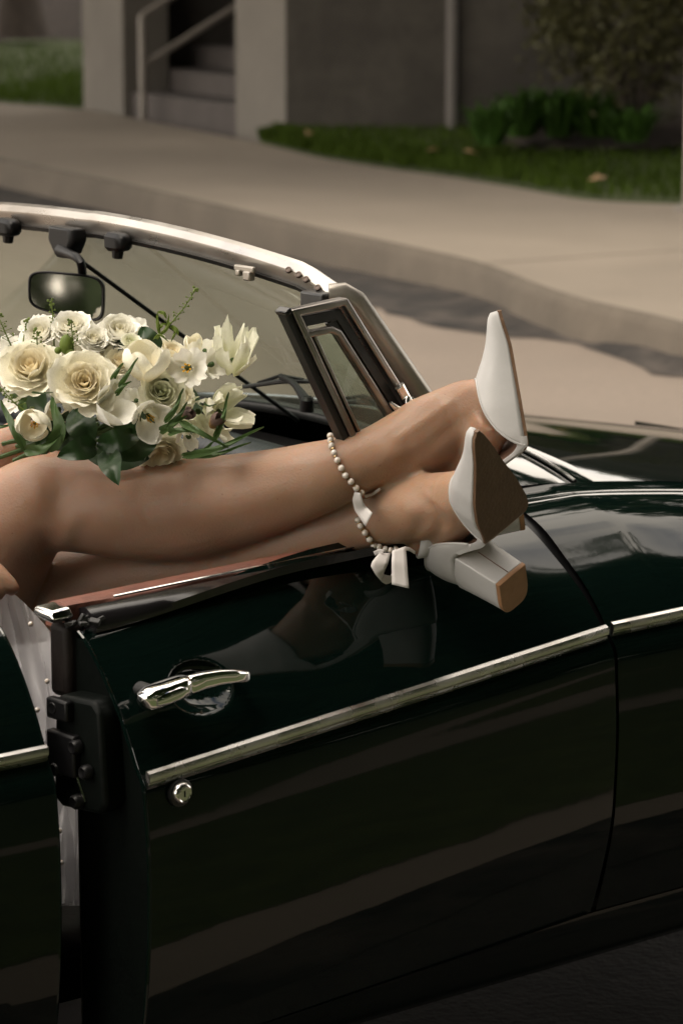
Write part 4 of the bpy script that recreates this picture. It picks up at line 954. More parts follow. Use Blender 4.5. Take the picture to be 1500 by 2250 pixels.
# ------------------------------------------------------------------ shoes
YP = np.array([(.242, -.0115), (.236, -.0075), (.225, -.003), (.186, .0105), (.145, .0275), (.111, .0385), (.094, .041), (.07, .034), (.04, .027), (.006, .027), (-.018, .0265), (-.034, .020), (-.046, .006)])
YM = np.array([(.242, -.0145), (.236, -.019), (.225, -.0225), (.187, -.029), (.152, -.035), (.123, -.035), (.086, -.027), (.05, -.0195), (.012, -.019), (-.018, -.018), (-.034, -.011), (-.046, .003)])
def yp(x): return np.interp(-x, -YP[:, 0], YP[:, 1])
def ym(x): return np.interp(-x, -YM[:, 0], YM[:, 1])
HT = .069
def zs(x): return .005 * sm(.20, .245, x) + HT * sm(.095, -.002, x) ** 1.05
def shoe(X, label, x0=.086, x1=.144):
    s = empty('shoe', ORIG[person.name]); s.parent = person; s.location = (0, 0, 0); s['label'] = label
    # forefoot upper
    hx = np.array([(.242, .009), (.236, .013), (.22, .019), (.19, .031), (.16, .046), (.14, .056), (.12, .063), (.08, .066)])
    rows = []; NT = 40
    def H(x): return np.interp(-x, -hx[:, 0], hx[:, 1])
    for k in np.linspace(0, 1, 30):
        row = []
        for th in np.linspace(0, math.pi, NT):
            xt = x0 + (x1 - x0) * math.sin(th) ** 1.5
            x = .242 + (xt - .242) * k; a, b = yp(x), ym(x); yc, hw = (a + b) / 2, (a - b) / 2 + .0012
            c, q = math.cos(th), math.sin(th)
            bul = 1 + .05 * math.sin(th * 2) ** 2
            row.append(X((x, yc + hw * bul * math.copysign(abs(c) ** .80, c), zs(x) + .003 + H(x) * q ** .95)))
        rows.append(row)
    g = MB().grid(np.array(rows)); n = len(g.v); g.v.append(tuple(X((.2435, -.013, .009)))); g.f += [(n, j, j + 1) for j in range(NT - 1)]
    up_ = g.build('upper', M['white_leather'], s, solid=.0018)
    rim = [np.array(rows[-1][j]) for j in range(NT)]
    MB().tube(rim, .0013, 6).build('throat_binding', M['white_leather'], s)
    # heel cup
    rows = []
    for ph in np.linspace(0, math.pi, 48):
        if ph < math.pi * .3: x = .052 - .098 * (ph / (math.pi * .3)) * .72; y = yp(x)
        elif ph > math.pi * .7: x = .052 - .098 * ((math.pi - ph) / (math.pi * .3)) * .72; y = ym(x)
        else:
            q = (ph - math.pi * .3) / (math.pi * .4) * math.pi; x = -.0186 - .034 * math.sin(q); yc = (yp(-.0186) + ym(-.0186)) / 2; y = yc + (yp(-.0186) - ym(-.0186)) / 2 * math.cos(q)
        hh = .010 + .046 * math.sin(ph) ** .9; row = []
        for k in np.linspace(0, 1, 8):
            bulge_ = .0045 * math.sin(k * 2.6); o = V(x + .02, y - .004); o /= np.linalg.norm(o) + 1e-9
            row.append(X((x + o[0] * bulge_ - .006 * k * math.sin(ph), y + o[1] * bulge_, zs(x) + .001 + hh * k)))
        rows.append(row)
    MB().grid(np.array(rows)).build('heel_cup', M['white_leather'], s, solid=.0018)
    MB().tube([r[-1] for r in rows], .0013, 6).build('cup_binding', M['white_leather'], s)
    for f in (yp, ym):
        MB().rings([[X((x, f(x) * (1.0 + dy), zs(x) + z)) for dy, z in ((.02, .000), (.05, .006), (.0, .012), (-.08, .012), (-.08, .000))] for x in np.linspace(.024, .108, 16)]).build('side_band', M['white_leather'], s)
    # outsole, waist, insole, heel
    def slab(name, xs, z0, z1, m, grow=.0, inset=0.):
        rr = []
        for x in xs:
            a, b = yp(x) + grow, ym(x) - grow; w_ = (a - b) * inset
            a -= w_; b += w_
            rr.append([X((x, b, zs(x) + z0)), X((x, (a + b) / 2, zs(x) + z0 - .0004)), X((x, a, zs(x) + z0)), X((x, a + .0004, zs(x) + (z0 + z1) / 2)), X((x, a, zs(x) + z1)), X((x, (a + b) / 2, zs(x) + z1)), X((x, b, zs(x) + z1)), X((x, b - .0004, zs(x) + (z0 + z1) / 2))])
        return MB().rings(rr).build(name, m, s, sharp=45)
    slab('sole', np.r_[.2435, .241, np.linspace(.236, .0835, 34)], -.0008, .0036, M['sole'], .0006)
    slab('waist', np.linspace(.0832, .006, 18), .0, .004, M['shank'], 0, .06)
    slab('insole', np.linspace(.235, -.044, 40), .0042, .0062, M['insole'], 0, .05)
    def Dfoot(z, g):
        xf = .0085 + .004 * g; pts = []
        for a in np.linspace(0, math.pi, 18): pts.append((-.016 - (.028 + .006 * g) * math.sin(a) ** .8, .0045 + (.0215 + .0025 * g) * math.copysign(abs(math.cos(a)) ** .55, math.cos(a))))
        pts += [(xf, .0045 - (.0215 + .002 * g)), (xf + .0006, .0045), (xf, .0045 + (.0215 + .002 * g))]
        return [X((x, y, z if z is not None else zs(x) + .002)) for x, y in pts]
    MB().rings([Dfoot(z, g) for z, g in ((.0052, 0), (.02, .15), (.045, .5))] + [Dfoot(None, 1)]).build('heel', M['white_leather'], s, sharp=50, bevel=.0012)
    MB().rings([Dfoot(z, g) for z, g in ((-.0004, -.10), (.0006, .03), (.0050, .03))]).build('heel_tip', M['heel_tip'], s, sharp=50)
    MB().tube([X((.0092, .0045, .006)), X((.0105, .0045, .03)), X((.0122, .0045, .052))], .0006, 5).build('heel_seam', M['insole'], s)
    return s
shoe(frontloc, 'white pointed shoe with its brown sole and block heel turned to the viewer')
shoe(backloc, 'white pointed shoe seen from the side, toe up', .098, .170)

# ------------------------------------------------------------------ pearl anklets with ribbons
pm = bpy.data.meshes.new('pearl'); bm = bmesh.new(); bmesh.ops.create_uvsphere(bm, u_segments=16, v_segments=10, radius=.0040); bm.to_mesh(pm); bm.free(); pm.shade_smooth(); pm.materials.append(M['pearl'])
gm = bpy.data.meshes.new('spacer'); bm = bmesh.new(); bmesh.ops.create_cone(bm, cap_ends=True, segments=10, radius1=.0026, radius2=.0026, depth=.0012); bm.to_mesh(gm); bm.free(); gm.materials.append(M['gold'])
def drape(px, py, lift):
    p, n = hit(px, py)
    if p is None: return None
    return p + n * lift
def anklet(vis, back, label):
    a = empty('anklet', ORIG[person.name]); a.parent = person; a.location = (0, 0, 0); a['label'] = label
    pts = []
    for px, py in vis:
        p = drape(px, py, .0036)
        if p is None or (pts and np.linalg.norm(p - pts[-1]) > .03): p = at(px, py, (pts[-1] - CAMP) @ VD if pts else back[0])
        pts.append(p)
    c, rx, dz = back[1:]
    ring = pts[:]
    e0, e1 = pts[0], pts[-1]; mid = at(c[0], c[1], back[0])
    for k in range(1, 14):          # round the far side of the leg
        th = k / 14 * math.pi; q = e0 * (1 + math.cos(th)) / 2 + e1 * (1 - math.cos(th)) / 2; ring.append(q + VD * rx * math.sin(th) + (mid - (e0 + e1) / 2) * 0)
    for i, p in enumerate(ring):
        o = bpy.data.objects.new('pearl', pm); COL.objects.link(o); o.parent = a; o.location = p - po_
        o.rotation_euler = rng.uniform(0, 3, 3)
        q = ring[(i + 1) % len(ring)]
        if np.linalg.norm(q - p) < .03:
            g = bpy.data.objects.new('spacer', gm); COL.objects.link(g); g.parent = a; g.location = (p + q) / 2 - po_
            g.rotation_euler = Vector(q - p).to_track_quat('Z', 'Y').to_euler()
    return a
anA = anklet([(726.5, 964), (727, 973), (729, 984), (734, 998), (741, 1013), (749, 1029), (757.5, 1044), (769, 1056), (780, 1069), (791, 1078)], (3.60, (770, 1025), .062, 0), 'pearl anklet on the uppermost ankle')
anB = anklet([(789, 1142), (794.5, 1154), (804, 1167.5), (813, 1181), (822, 1193), (833, 1201.5), (846, 1206.5), (858, 1209), (870, 1208)], (3.585, (830, 1140), .055, 0), 'pearl anklet with a hanging ribbon bow on the lower ankle')
def ribbon(L_, R2_, depth, parent, lift=.002):
    rows = []; n = 14
    Lq, Rq = lerp_poly(L_, n), lerp_poly(R2_, n)
    for i in range(n):
        row = []
        for s in np.linspace(0, 1, 5):
            x, y = Lq[i, :2] * (1 - s) + Rq[i, :2] * s; p = None
            if depth is None: p = drape(x, y, lift + .0015 * math.sin(s * 3.1))
            if p is None:
                dd = (Lq[i, 2] * (1 - s) + Rq[i, 2] * s) if Lq.shape[1] > 2 else (depth or 3.53); p = at(x, y, dd)
            row.append(p)
        rows.append(row)
    return MB().grid(np.array(rows)).build('ribbon', M['satin'], parent, solid=.0003)
ribbon([(779, 1080, 3.520), (774, 1098, 3.522), (779, 1122, 3.528), (803, 1157, 3.522)], [(792, 1084, 3.516), (797, 1103, 3.520), (805, 1114, 3.525), (818, 1127, 3.518)], 3.52, anA)
ribbon([(796, 1082), (812, 1078), (830, 1066)], [(799, 1087), (816, 1083), (834, 1069)], None, anA, .004)
z0 = 3.515
ribbon([(833, 1214, z0), (818, 1233, z0 - .012), (814, 1243, z0 - .014), (824, 1262, z0 - .012), (839, 1279, z0 - .002)], [(858, 1216, z0 + .002), (853, 1237, z0 - .006), (846, 1252, z0 - .006), (843, 1259, z0 - .004), (843, 1262, z0 + .002)], 3.5, anB)
ribbon([(839, 1279, z0 - .002), (848, 1284, z0 + .004), (858, 1281, z0 + .012), (868, 1262, z0 + .014)], [(843, 1262, z0 + .002), (850, 1264, z0 + .006), (858, 1265, z0 + .012), (866, 1245, z0 + .016)], 3.5, anB)
ribbon([(861, 1210, z0 - .004), (860, 1235, z0 - .010), (860, 1284, z0 - .008)], [(891, 1200, z0 + .002), (894, 1240, z0 - .008), (898, 1293, z0 - .010)], 3.5, anB)
ribbon([(820, 1212, z0 + .004), (832, 1206, z0 - .002), (842, 1208, z0 - .004)], [(824, 1221, z0 + .006), (834, 1216, z0), (842, 1217, z0 - .003)], 3.5, anB)
ribbon([(890, 1201, z0 + .006), (900, 1203, z0 + .010), (912, 1211, z0 + .016)], [(891, 1210, z0 + .006), (900, 1211, z0 + .010), (911, 1218, z0 + .016)], 3.5, anB)

# ------------------------------------------------------------------ dress
def sheer(name, yt, y1, xl, xr, d0, amp, seed, m, nx=90, ny=60):
    rows = []
    for i in range(ny):
        k = i / (ny - 1); row = []
        for j in range(nx):
            q = j / (nx - 1); y0 = yt(q); y = y0 + (y1 - y0) * k; x = xl(k) + (xr(k) - xl(k)) * q
            f = mnoise.noise((q * 6 + .7 * k + seed, k * .9, seed)) + .8 * abs(mnoise.noise((q * 11 + 1.2 * k, k * 1.3 + seed, 2))) + .3 * mnoise.noise((q * 5 - 3 * k, k * 5, seed + 5))
            row.append(at(x, y, d0(k, q) + amp * f))
        rows.append(row)
    return MB().grid(np.array(rows)).build(name, m, person)
sheer('tulle_layer', lambda q: 1296 + 10 * q + 130 * max(0, (q - .60) / .4) ** 1.2, 1990, lambda k: -160 + 120 * k, lambda k: 150 + 90 * min(1, k * 2.5), lambda k, q: 3.425 + .05 * q - .02 * k, .040, 1.3, M['tulle'])
sheer('tulle_layer', lambda q: 1540 - 150 * q + 14 * math.sin(q * 21), 1985, lambda k: -60 + 60 * k, lambda k: 190 + 40 * min(1, k * 2.5), lambda k, q: 3.445 + .05 * q - .02 * k, .045, 7.7, M['tulle'])
sheer('tulle_layer', lambda q: 1660 - 60 * q + 20 * math.sin(q * 14 + 1), 1980, lambda k: -40 + 60 * k, lambda k: 200 + 40 * min(1, k * 2.5), lambda k, q: 3.46 + .05 * q - .02 * k, .04, 3.3, M['tulle'])
sheer('skirt', lambda q: 1440 - 40 * q, 1990, lambda k: -150 + 60 * k, lambda k: 190 + 40 * k, lambda k, q: 3.50 + .03 * q - .02 * k, .035, 4.1, M['cloth'])
bd = [(cw(-.78, -.53, .42), .21, .19), (cw(-.82, -.53, .52), .185, .15), (cw(-.88, -.535, .62), .155, .125), (cw(-.93, -.54, .72), .143, .112), (cw(-.98, -.545, .84), .152, .115), (cw(-.99, -.548, .89), .150, .108)]
MB().tube([t[0] for t in bd], [t[1] for t in bd], 28, [t[2] for t in bd], up=EO, caps=False).build('bodice', M['cloth'], person)
for (px, py, d) in [(68, 1371, 3.428), (104, 1497, 3.43), (118, 1565, 3.43), (131, 1826, 3.42), (135, 1895, 3.42), (82, 1560, 3.43)]:
    o = bpy.data.objects.new('bead', pm); COL.objects.link(o); o.parent = person; o.location = at(px, py, d - .012) - po_; o.scale = (.8,) * 3
# ------------------------------------------------------------------ bouquet
bq_o = at(240, 950, 3.62)
bq = tag(empty('bouquet', bq_o), 'bouquet of cream roses, white tulips and freesias resting on the knee', 'bouquet')
ORIG[bq.name] = tuple(bq_o)
def petal_mesh(name, rf, zf, da, m, nx=9, ny=10, ruffle=0., jag=0., seed=0, tintf=None, point=.18):
    """a petal bent round the flower axis: rf,zf radius and height along it, da half angle"""
    rs = np.random.default_rng(seed); vs, tn = [], []; ph = rs.uniform(0, 6, 4)
    for i in range(ny):
        t0 = i / (ny - 1)
        for j in range(nx):
            u = -1 + 2 * j / (nx - 1); t = t0 * (1 - point * abs(u) ** 2.2) * (1 + jag * (rs.random() - .5) * (i == ny - 1))
            wd = math.sin(math.pi * (.10 + .74 * t0)) ** .55
            a = da * u * wd; r = rf(t); z = zf(t)
            wv = ruffle * t * t * (math.sin(5 * u + ph[0]) + .6 * math.sin(9 * u + ph[1])); r = r + wv + .03 * math.sin(3 * t + ph[2]) * abs(u); z = z + ruffle * .6 * t * t * math.sin(6 * u + ph[3]) - .02 * u * u
            vs.append((r * math.cos(a), r * math.sin(a), z)); tn.append((tintf(t) if tintf else max(0, .75 - t)) )
    fs = [(i * nx + j, i * nx + j + 1, (i + 1) * nx + j + 1, (i + 1) * nx + j) for i in range(ny - 1) for j in range(nx - 1)]
    me = bpy.data.meshes.new(name); me.from_pydata(vs, [], fs); me.shade_smooth(); me.materials.append(m)
    at_ = me.attributes.new('tint', 'FLOAT', 'POINT'); at_.data.foreach_set('value', [float(x) for x in tn]); return me
PC = {}
def layer_meshes(key, make, n=3):
    if key not in PC: PC[key] = [make(s) for s in range(n)]
    return PC[key]
def flower(name, px, py, d, rpx, axis, layers, m, core=None, label=None, roll=0., hscale=1.):
    """layers: (key, count, rf, zf, half angle, ruffle, jag, tint fn, point, tilt jitter)"""
    r = rpx * d / FPX; ax = Vector(axis).normalized(); rot = ax.to_track_quat('Z', 'X').to_matrix() @ Matrix.Rotation(roll, 3, 'Z')
    cen = at(px, py, d)
    # core: a small receptacle with calyx, hidden among the petals
    vs, fs = [], []; mb = MB(); mb.rings([[V(math.cos(a) * q, math.sin(a) * q, z) for a in np.linspace(0, 6.283, 10, endpoint=False)] for q, z in ((.03, -.5), (.07, -.3), (.16, -.12), (.14, .05), (.03, .12))])
    me = bpy.data.meshes.new(name); me.from_pydata(mb.v, [], mb.f); me.shade_smooth(); me.materials.append(M['blade'])
    f = bpy.data.objects.new(name, me); COL.objects.link(f); f.parent = bq; f.location = cen - bq_o
    f.rotation_euler = rot.to_euler(); f.scale = (r, r, r * hscale)
    if label: f['label'] = label
    for key, cnt, rf, zf, da, ruf, jag, tf, pt, jit in layers:
        ms = layer_meshes(key, lambda s: petal_mesh('petal', rf, zf, da, m, ruffle=ruf, jag=jag, seed=s * 7 + len(key) * 13 + cnt, tintf=tf, point=pt))
        off = random.uniform(0, 6.28)
        for k in range(cnt):
            o = bpy.data.objects.new('petal', ms[k % len(ms)]); COL.objects.link(o); o.parent = f
            s = 1 + random.uniform(-.06, .06) * (1 + jit * 3)
            o.rotation_euler = (random.gauss(0, jit), random.gauss(0, jit), off + k * 2 * math.pi / cnt + random.gauss(0, .08)); o.scale = (s, s, s * random.uniform(.95, 1.05))
    if core: core(f)
    return f
def sinp(t, p): return math.sin(max(0, min(1, t)) * math.pi / 2) ** p
def rose_layers(tag_, openness=1.0, green=0.):
    LY = []
    spec = [(.13, .50, 2, 1.7, .00), (.20, .53, 3, 1.35, .0), (.29, .56, 3, 1.35, .0), (.38, .58, 4, 1.1, .01), (.48, .58, 4, 1.1, .02), (.60, .56, 5, .95, .05), (.74, .50, 5, .9, .12), (.88, .42, 5, .85, .20), (1.0, .30, 6, .75, .26)]
    for i, (R, h, n, da, cu) in enumerate(spec):
        def rf(t, R=R, cu=cu): return .05 + (R - .05) * sinp(t, .62) + cu * max(0, t - .62) ** 2 * 2.2
        def zf(t, h=h, cu=cu, R=R): return -.25 * (R) + (h + .25 * R) * t ** .85 - cu * max(0, t - .68) ** 2 * 3.2
        LY.append(('%s%d' % (tag_, i), n, rf, zf, da, .012 + .02 * (i > 4) + .012 * (i > 6), .03, (lambda t, i=i: max(0, (.80 - .12 * i)) * (1 - t * .55)), .10, .04 + .012 * i))
    return LY
def tulip_layers(tag_, op=0.0, ruffle=.015, h=1.9, jag=.02):
    LY = []
    for i, (R, n) in enumerate(((.80, 3), (.95, 3))):
        def rf(t, R=R): return R * (math.sin(math.pi * (.10 + (.66 - .22 * op) * t)) ** .8) * (1 + op * .6 * t * t)
        def zf(t): return -.45 + h * t ** (.9)
        LY.append(('%s%d' % (tag_, i), n, rf, zf, 1.12 - .1 * op, ruffle, jag, (lambda t: .9 * max(0, .5 - t)), .30, .05 + .05 * op))
    return LY
def freesia_layers(tag_):
    LY = []
    for i, R in enumerate((.9, 1.0)):
        def rf(t, R=R): return .10 + (R * .92 - .1) * (.35 * t + .65 * sinp(t, 1.1) * t ** .35)
        def zf(t, i=i): return -.75 + 1.15 * t ** 1.1 - .28 * max(0, t - .62) ** 2 * 4 - .06 * i
        LY.append(('%s%d' % (tag_, i), 3, rf, zf, .78, .06, .03, (lambda t: .9 * max(0, .55 - t)), .22, .07))
    return LY
def parrot_layers(tag_):
    LY = []
    for i, (R, h) in enumerate(((.55, 1.9), (.8, 1.8), (1.0, 1.55))):
        def rf(t, R=R): return R * (.25 + .75 * math.sin(math.pi * (.1 + .5 * t))) * (1 + .28 * t * t)
        def zf(t, h=h): return -.5 + h * t
        LY.append(('%s%d' % (tag_, i), 3 + (i > 0), rf, zf, .62, .13, .30, (lambda t: .8 * max(0, .55 - t)), .42, .10))
    return LY
def stamens(f):
    mb = MB()
    for k in range(6):
        a = k * 1.047; mb.tube([V(.05 * math.cos(a), .05 * math.sin(a), -.3), V(.16 * math.cos(a), .16 * math.sin(a), .25), V(.17 * math.cos(a), .17 * math.sin(a), .5)], [.02, .03, .05], 6)
    me = bpy.data.meshes.new('stamens'); me.from_pydata(mb.v, [], mb.f); me.materials.append(M['yellow']); o = bpy.data.objects.new('stamens', me); COL.objects.link(o); o.parent = f
RL, TL, TO, FL_, PL = rose_layers('rose'), tulip_layers('tulip'), tulip_layers('otulip', .75, .03), freesia_layers('fre'), parrot_layers('par')
GL = rose_layers('grose')
flower('rose', 188, 846, 3.50, 76, (.02, -.86, .50), RL, M['cream'], label='largest open cream rose', roll=.4)
flower('rose', 72, 815, 3.555, 72, (-.10, -.74, .66), RL, M['cream'], label='open cream rose at the left', roll=1.3)
flower('rose', 352, 866, 3.525, 49, (.25, -.85, .45), GL, M['green_petal'], label='small greenish white rose')
flower('rose', 212, 783, 3.60, 52, (.15, -.45, .88), RL, M['cream'], roll=2.0)
flower('rose', 372, 785, 3.62, 47, (.45, -.35, .85), RL, M['cream'], roll=.2)
flower('rose', 352, 985, 3.59, 52, (.15, -.75, -.45), RL, M['cream'], roll=.9)
WR = rose_layers('wrose')
for (px, py, d, r_, ax) in [(92, 738, 3.605, 46, (-.25, -.6, .75)), (160, 727, 3.60, 47, (-.05, -.55, .8)), (262, 735, 3.60, 48, (.15, -.6, .75)), (206, 748, 3.585, 36, (.1, -.7, .7))]:
    flower('ruffled_bloom', px, py, d, r_, ax, WR, M['white_petal'], roll=px * .3)
for (px, py, d, r_, ax) in [(124, 712, 3.64, 36, (-.1, -.5, .85)), (300, 722, 3.63, 34, (.4, -.5, .8)), (208, 750, 3.59, 44, (.1, -.75, .6)), (118, 765, 3.61, 44, (0, -.6, .7)), (60, 745, 3.66, 40, (-.5, -.3, .8)), (30, 870, 3.63, 40, (-.4, -.7, .1))]:
    flower('freesia', px, py, d, r_, ax, FL_, M['white_petal'])
for (px, py, d, r_, ax) in [(182, 745, 3.62, 44, (.2, -.5, .8)), (235, 752, 3.60, 40, (.2, -.6, .75)), (68, 715, 3.66, 34, (-.3, -.4, .85)), (20, 765, 3.66, 42, (-.5, -.6, .5)), (285, 715, 3.64, 36, (.4, -.4, .8)), (345, 755, 3.63, 36, (.4, -.5, .8)), (480, 765, 3.60, 34, (.5, -.5, .7)), (150, 870, 3.60, 36, (0, -.9, -.1)), (275, 905, 3.57, 34, (.1, -.9, 0)), (415, 960, 3.57, 38, (.3, -.8, -.3)), (380, 915, 3.58, 34, (.2, -.9, .1))]:
    flower('freesia', px, py, d, r_, ax, FL_, M['white_petal'], roll=px * .1)
flower('freesia', 413, 808, 3.51, 52, (-.08, -.97, .12), FL_, M['white_petal'], core=stamens, label='white freesia with yellow stamens', roll=.3)
flower('freesia', 466, 800, 3.54, 40, (.65, -.6, .35), FL_, M['white_petal'], roll=.8)
flower('freesia', 425, 765, 3.55, 22, (.0, -.5, .85), TL, M['cream'])
flower('tulip', 78, 928, 3.53, 41, (-.08, -.93, -.28), TL, M['white_petal'], core=stamens, label='white tulip facing outwards with yellow inside', hscale=.7)
flower('tulip', 234, 908, 3.495, 42, (.62, -.62, .42), TO, M['white_petal'], label='half open white tulip tilted to the right', hscale=.85)
flower('tulip', 326, 915, 3.51, 42, (.42, -.80, -.22), TO, M['white_petal'], core=stamens, label='open white tulip with bent outer petals', hscale=.8)
flower('tulip', 317, 812, 3.52, 54, (.06, -.40, .9), TL, M['white_petal'], label='upright closed white tulip', hscale=.78)
flower('tulip', 130, 900, 3.58, 36, (.1, -.9, -.1), TL, M['white_petal'], hscale=.7)
flower('parrot_tulip', 512, 792, 3.56, 48, (.16, -.45, .90), PL, M['green_petal'], label='ruffled greenish white tulip pointing up', hscale=1.2)
flower('freesia', 450, 770, 3.57, 34, (.1, -.7, .7), FL_, M['white_petal'])
flower('freesia', 330, 770, 3.60, 36, (.3, -.6, .7), FL_, M['white_petal'])
flower('rose', 262, 800, 3.585, 38, (.2, -.7, .65), RL, M['cream'], roll=1.)
flower('freesia', 300, 880, 3.56, 34, (.1, -.9, .2), FL_, M['white_petal'])
flower('rose', 392, 870, 3.57, 34, (.3, -.85, .2), RL, M['cream'], roll=.5)
flower('freesia', 130, 795, 3.58, 36, (.1, -.8, .5), FL_, M['white_petal'])
flower('parrot_tulip', 484, 905, 3.54, 50, (.55, -.62, .25), PL, M['green_petal'], label='ruffled tulip spread round a brown bud', hscale=.95)
flower('parrot_tulip', 436, 905, 3.55, 44, (.30, -.85, -.25), PL, M['green_petal'], hscale=.8)
flower('tulip_bud', 468, 932, 3.47, 17, (.52, -.45, .62), tulip_layers('bud', 0, .01, 2.4), M['bud'], label='brown purple bud with yellow rim')
flower('tulip_bud', 402, 908, 3.49, 15, (.75, -.6, .15), tulip_layers('bud2', 0, .01, 2.4), M['bud'], label='brown bud half hidden by leaves')
flower('ranunculus', 288, 754, 3.56, 22, (.2, -.55, .8), GL, M['green_petal'], label='tight green white ranunculus bud')
def leaf(name, pts, hw, m, fold=.25, wprof=None, twist=0.0):
    """leaf along pixel path (px,py,depth) with half width hw px"""
    P = spline([at(*p) for p in pts], 14); rows = []
    for i in range(14):
        k = i / 13; t = P[min(i + 1, 13)] - P[max(i - 1, 0)]; t /= np.linalg.norm(t); a = np.cross(t, VD); a /= np.linalg.norm(a) + 1e-9; b = np.cross(a, t)
        th = twist * (k - .3); a, b = a * math.cos(th) + b * math.sin(th), b * math.cos(th) - a * math.sin(th)
        wv = hw * 3.55 / FPX * ((math.sin(math.pi * min(1, k * .96 + .04)) ** .75 * (1.15 - .35 * k)) if wprof is None else wprof(k))
        rows.append([P[i] + a * wv * s + b * wv * fold * (abs(s) ** 1.3) * -1 + b * .0015 * math.sin(9 * k + 3 * s) for s in (-1, -.6, -.25, 0, .25, .6, 1)])
    return MB().grid(np.array(rows)).build(name, m, bq)
D_ = M['leaf']; B_l = M['blade']
for p, hw in [([(212, 978, 3.53), (172, 988, 3.50), (126, 1004, 3.505)], 27), ([(238, 990, 3.52), (246, 1028, 3.485), (262, 1067, 3.475)], 27), ([(205, 968, 3.54), (180, 935, 3.535), (165, 898, 3.56)], 34),
              ([(215, 975, 3.53), (262, 968, 3.51), (312, 950, 3.54)], 26), ([(240, 985, 3.53), (290, 990, 3.53), (345, 975, 3.55)], 26), ([(250, 960, 3.55), (300, 935, 3.56), (330, 945, 3.56)], 26),
              ([(285, 950, 3.53), (300, 915, 3.51), (292, 900, 3.51)], 16), ([(150, 960, 3.57), (110, 950, 3.56), (80, 985, 3.56)], 26), ([(342, 772, 3.60), (325, 745, 3.58), (312, 718, 3.59)], 27),
              ([(120, 985, 3.58), (150, 940, 3.57), (170, 900, 3.59)], 34), ([(330, 1000, 3.58), (250, 1005, 3.58), (170, 985, 3.59)], 30), ([(380, 960, 3.6), (300, 900, 3.62), (220, 880, 3.63)], 40), ([(420, 960, 3.62), (400, 880, 3.63), (360, 820, 3.64)], 40), ([(100, 900, 3.64), (60, 860, 3.65), (30, 800, 3.66)], 40),
              ([(262, 800, 3.60), (275, 775, 3.585), (300, 770, 3.59)], 16), ([(248, 792, 3.6), (262, 765, 3.585), (258, 745, 3.6)], 14)]:
    leaf('leaf', p, hw, D_)
for p, hw, tw in [([(58, 992, 3.535), (36, 950, 3.53), (14, 905, 3.55), (3, 878, 3.57)], 12, .6), ([(108, 990, 3.53), (132, 945, 3.515), (122, 900, 3.52), (116, 868, 3.53)], 20, .8), ([(55, 990, 3.53), (95, 985, 3.505), (135, 955, 3.515)], 15, .4),
                  ([(-40, 930, 3.58), (0, 938, 3.56), (35, 932, 3.55)], 7, .2), ([(52, 905, 3.53), (50, 885, 3.53), (60, 868, 3.54)], 12, .4), ([(262, 852, 3.49), (282, 820, 3.475), (304, 786, 3.48)], 7, .5), ([(246, 838, 3.5), (258, 815, 3.49), (272, 798, 3.5)], 7, .5),
                  ([(255, 868, 3.49), (272, 848, 3.48), (290, 838, 3.48)], 7, .4), ([(362, 928, 3.48), (385, 898, 3.465), (404, 853, 3.475)], 8, .7), ([(368, 940, 3.48), (395, 912, 3.47), (412, 884, 3.48)], 8, .5), ([(352, 948, 3.50), (385, 930, 3.47), (412, 914, 3.475)], 11, .5),
                  ([(395, 926, 3.47), (440, 950, 3.445), (502, 985, 3.46)], 9, .5), ([(370, 952, 3.48), (402, 945, 3.46), (434, 952, 3.46)], 9, .3), ([(402, 1004, 3.50), (480, 985, 3.46), (580, 938, 3.47)], 10, .7), ([(400, 998, 3.51), (470, 1000, 3.47), (552, 972, 3.48)], 8, .6),
                  ([(420, 1000, 3.50), (450, 990, 3.49), (470, 970, 3.49)], 10, .5), ([(470, 968, 3.48), (488, 925, 3.46), (503, 862, 3.475)], 8, .7), ([(352, 842, 3.53), (366, 834, 3.52), (380, 836, 3.53)], 8, .3), ([(70, 862, 3.49), (98, 864, 3.475), (118, 862, 3.48)], 3, .2), ([(448, 886, 3.48), (460, 892, 3.47), (476, 888, 3.475)], 3, .2)]:
    leaf('leaf_blade', p, hw, B_l, fold=.45, wprof=lambda k: min(1, 4 * k + .3) * (1 - k) ** .6, twist=tw)
def sprig(pts, seeds, spread, size=2.6, leaves=()):
    P = spline([at(*p) for p in pts], 24); mb = MB().tube(P, list(np.linspace(.0011, .0006, 24)), 5); r = random
    for i in range(seeds):
        k = .25 + .75 * i / seeds; p = P[min(23, int(k * 23))]; a = i * 2.4; e = p + (V(math.cos(a), math.sin(a) * .7, .35)) * spread * 3.55 / FPX * (1.15 - .75 * k)
        mb.tube([p, e], .0004, 4); mb.ball(e, size * 3.55 / FPX * (.6 + .5 * r.random()), 6, 5)
    for j in range(6): mb.ball(P[-1] + rng.normal(0, .0022, 3), .0017, 6, 5)
    o = mb.build('sprig', M['sprig'], bq)
    for q, hw in leaves: leaf('sprig_leaf', q, hw, M['sprig'], fold=.3)
    return o
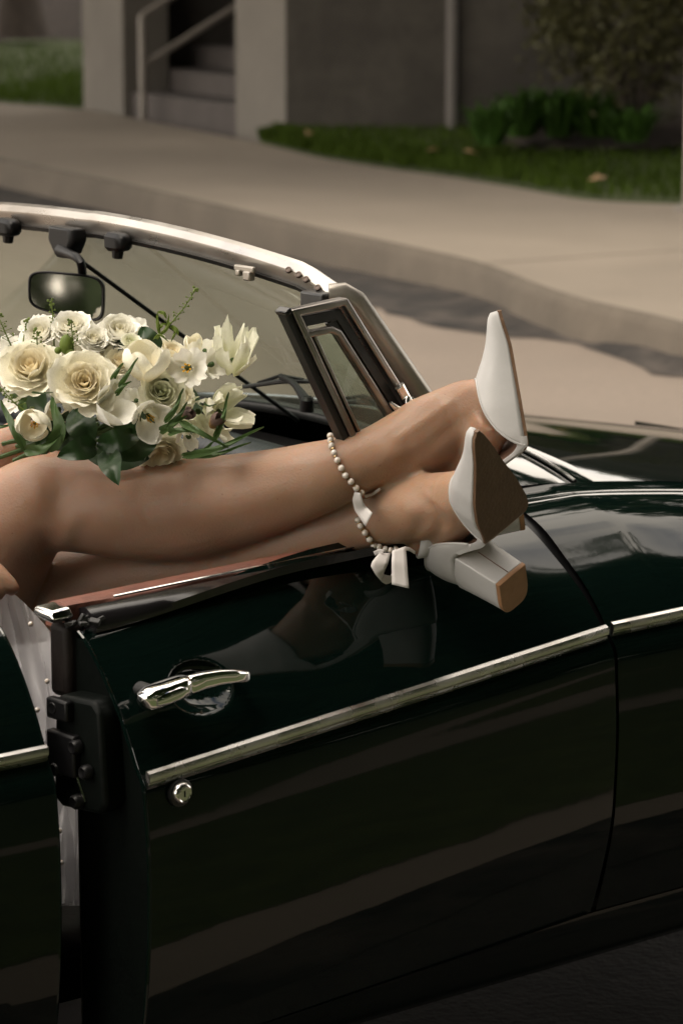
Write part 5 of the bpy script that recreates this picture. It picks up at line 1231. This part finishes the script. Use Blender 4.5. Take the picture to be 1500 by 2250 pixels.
sprig([(345, 745, 3.56), (372, 715, 3.555), (405, 675, 3.55), (431, 634, 3.55)], 22, 16, leaves=[([(352, 738, 3.56), (346, 705, 3.55), (347, 684, 3.55)], 4), ([(347, 686, 3.55), (360, 688, 3.545), (366, 700, 3.55)], 4), ([(350, 738, 3.56), (366, 722, 3.55), (372, 690, 3.55)], 4), ([(345, 722, 3.56), (360, 712, 3.55), (366, 712, 3.55)], 5), ([(375, 716, 3.555), (388, 726, 3.55), (392, 738, 3.55)], 5), ([(388, 722, 3.555), (382, 738, 3.55), (376, 752, 3.55)], 3), ([(338, 745, 3.56), (352, 736, 3.55), (372, 752, 3.55)], 3)])
sprig([(120, 770, 3.60), (118, 720, 3.60), (114, 664, 3.60)], 16, 12)
sprig([(162, 775, 3.55), (160, 745, 3.54), (157, 708, 3.54)], 20, 16)
sprig([(84, 775, 3.56), (82, 750, 3.555), (82, 728, 3.555)], 14, 15)
sprig([(30, 770, 3.62), (14, 735, 3.61), (-4, 692, 3.61)], 18, 22)
sprig([(50, 772, 3.6), (53, 740, 3.6), (60, 704, 3.6)], 8, 5, size=2)
sprig([(52, 900, 3.52), (32, 885, 3.51), (2, 852, 3.52)], 22, 16)
sprig([(190, 960, 3.56), (120, 930, 3.57), (70, 900, 3.56)], 10, 12)
for (px, py, r_, h) in [(146, 757, 15, 1.5), (154, 775, 11, 1.0), (128, 770, 8, 1.0)]:
    MB().ball(at(px, py, 3.545), 1, 12, 10, ax=np.eye(3) * (r_ * 3.545 / FPX) * np.array([[1], [1], [h]])).build('seed_pod', M['sprig'], bq)
# stems gathered behind the flowers, wrapped where the hand holds them
stm = MB()
for k in range(14):
    a = at(130 + 22 * k, 900 + 30 * math.sin(k * 1.9), 3.64); b = at(110 + 3 * math.cos(k * 2.3) * 4, 965 + 12 * math.sin(k * 2.3), 3.675 + .012 * math.cos(k)); stm.tube(spline([a, a * .5 + b * .5 - V(0, 0, .01), b, b + (b - a) * .35], 10), .0028, 6)
stm.build('stems', M['blade'], bq)
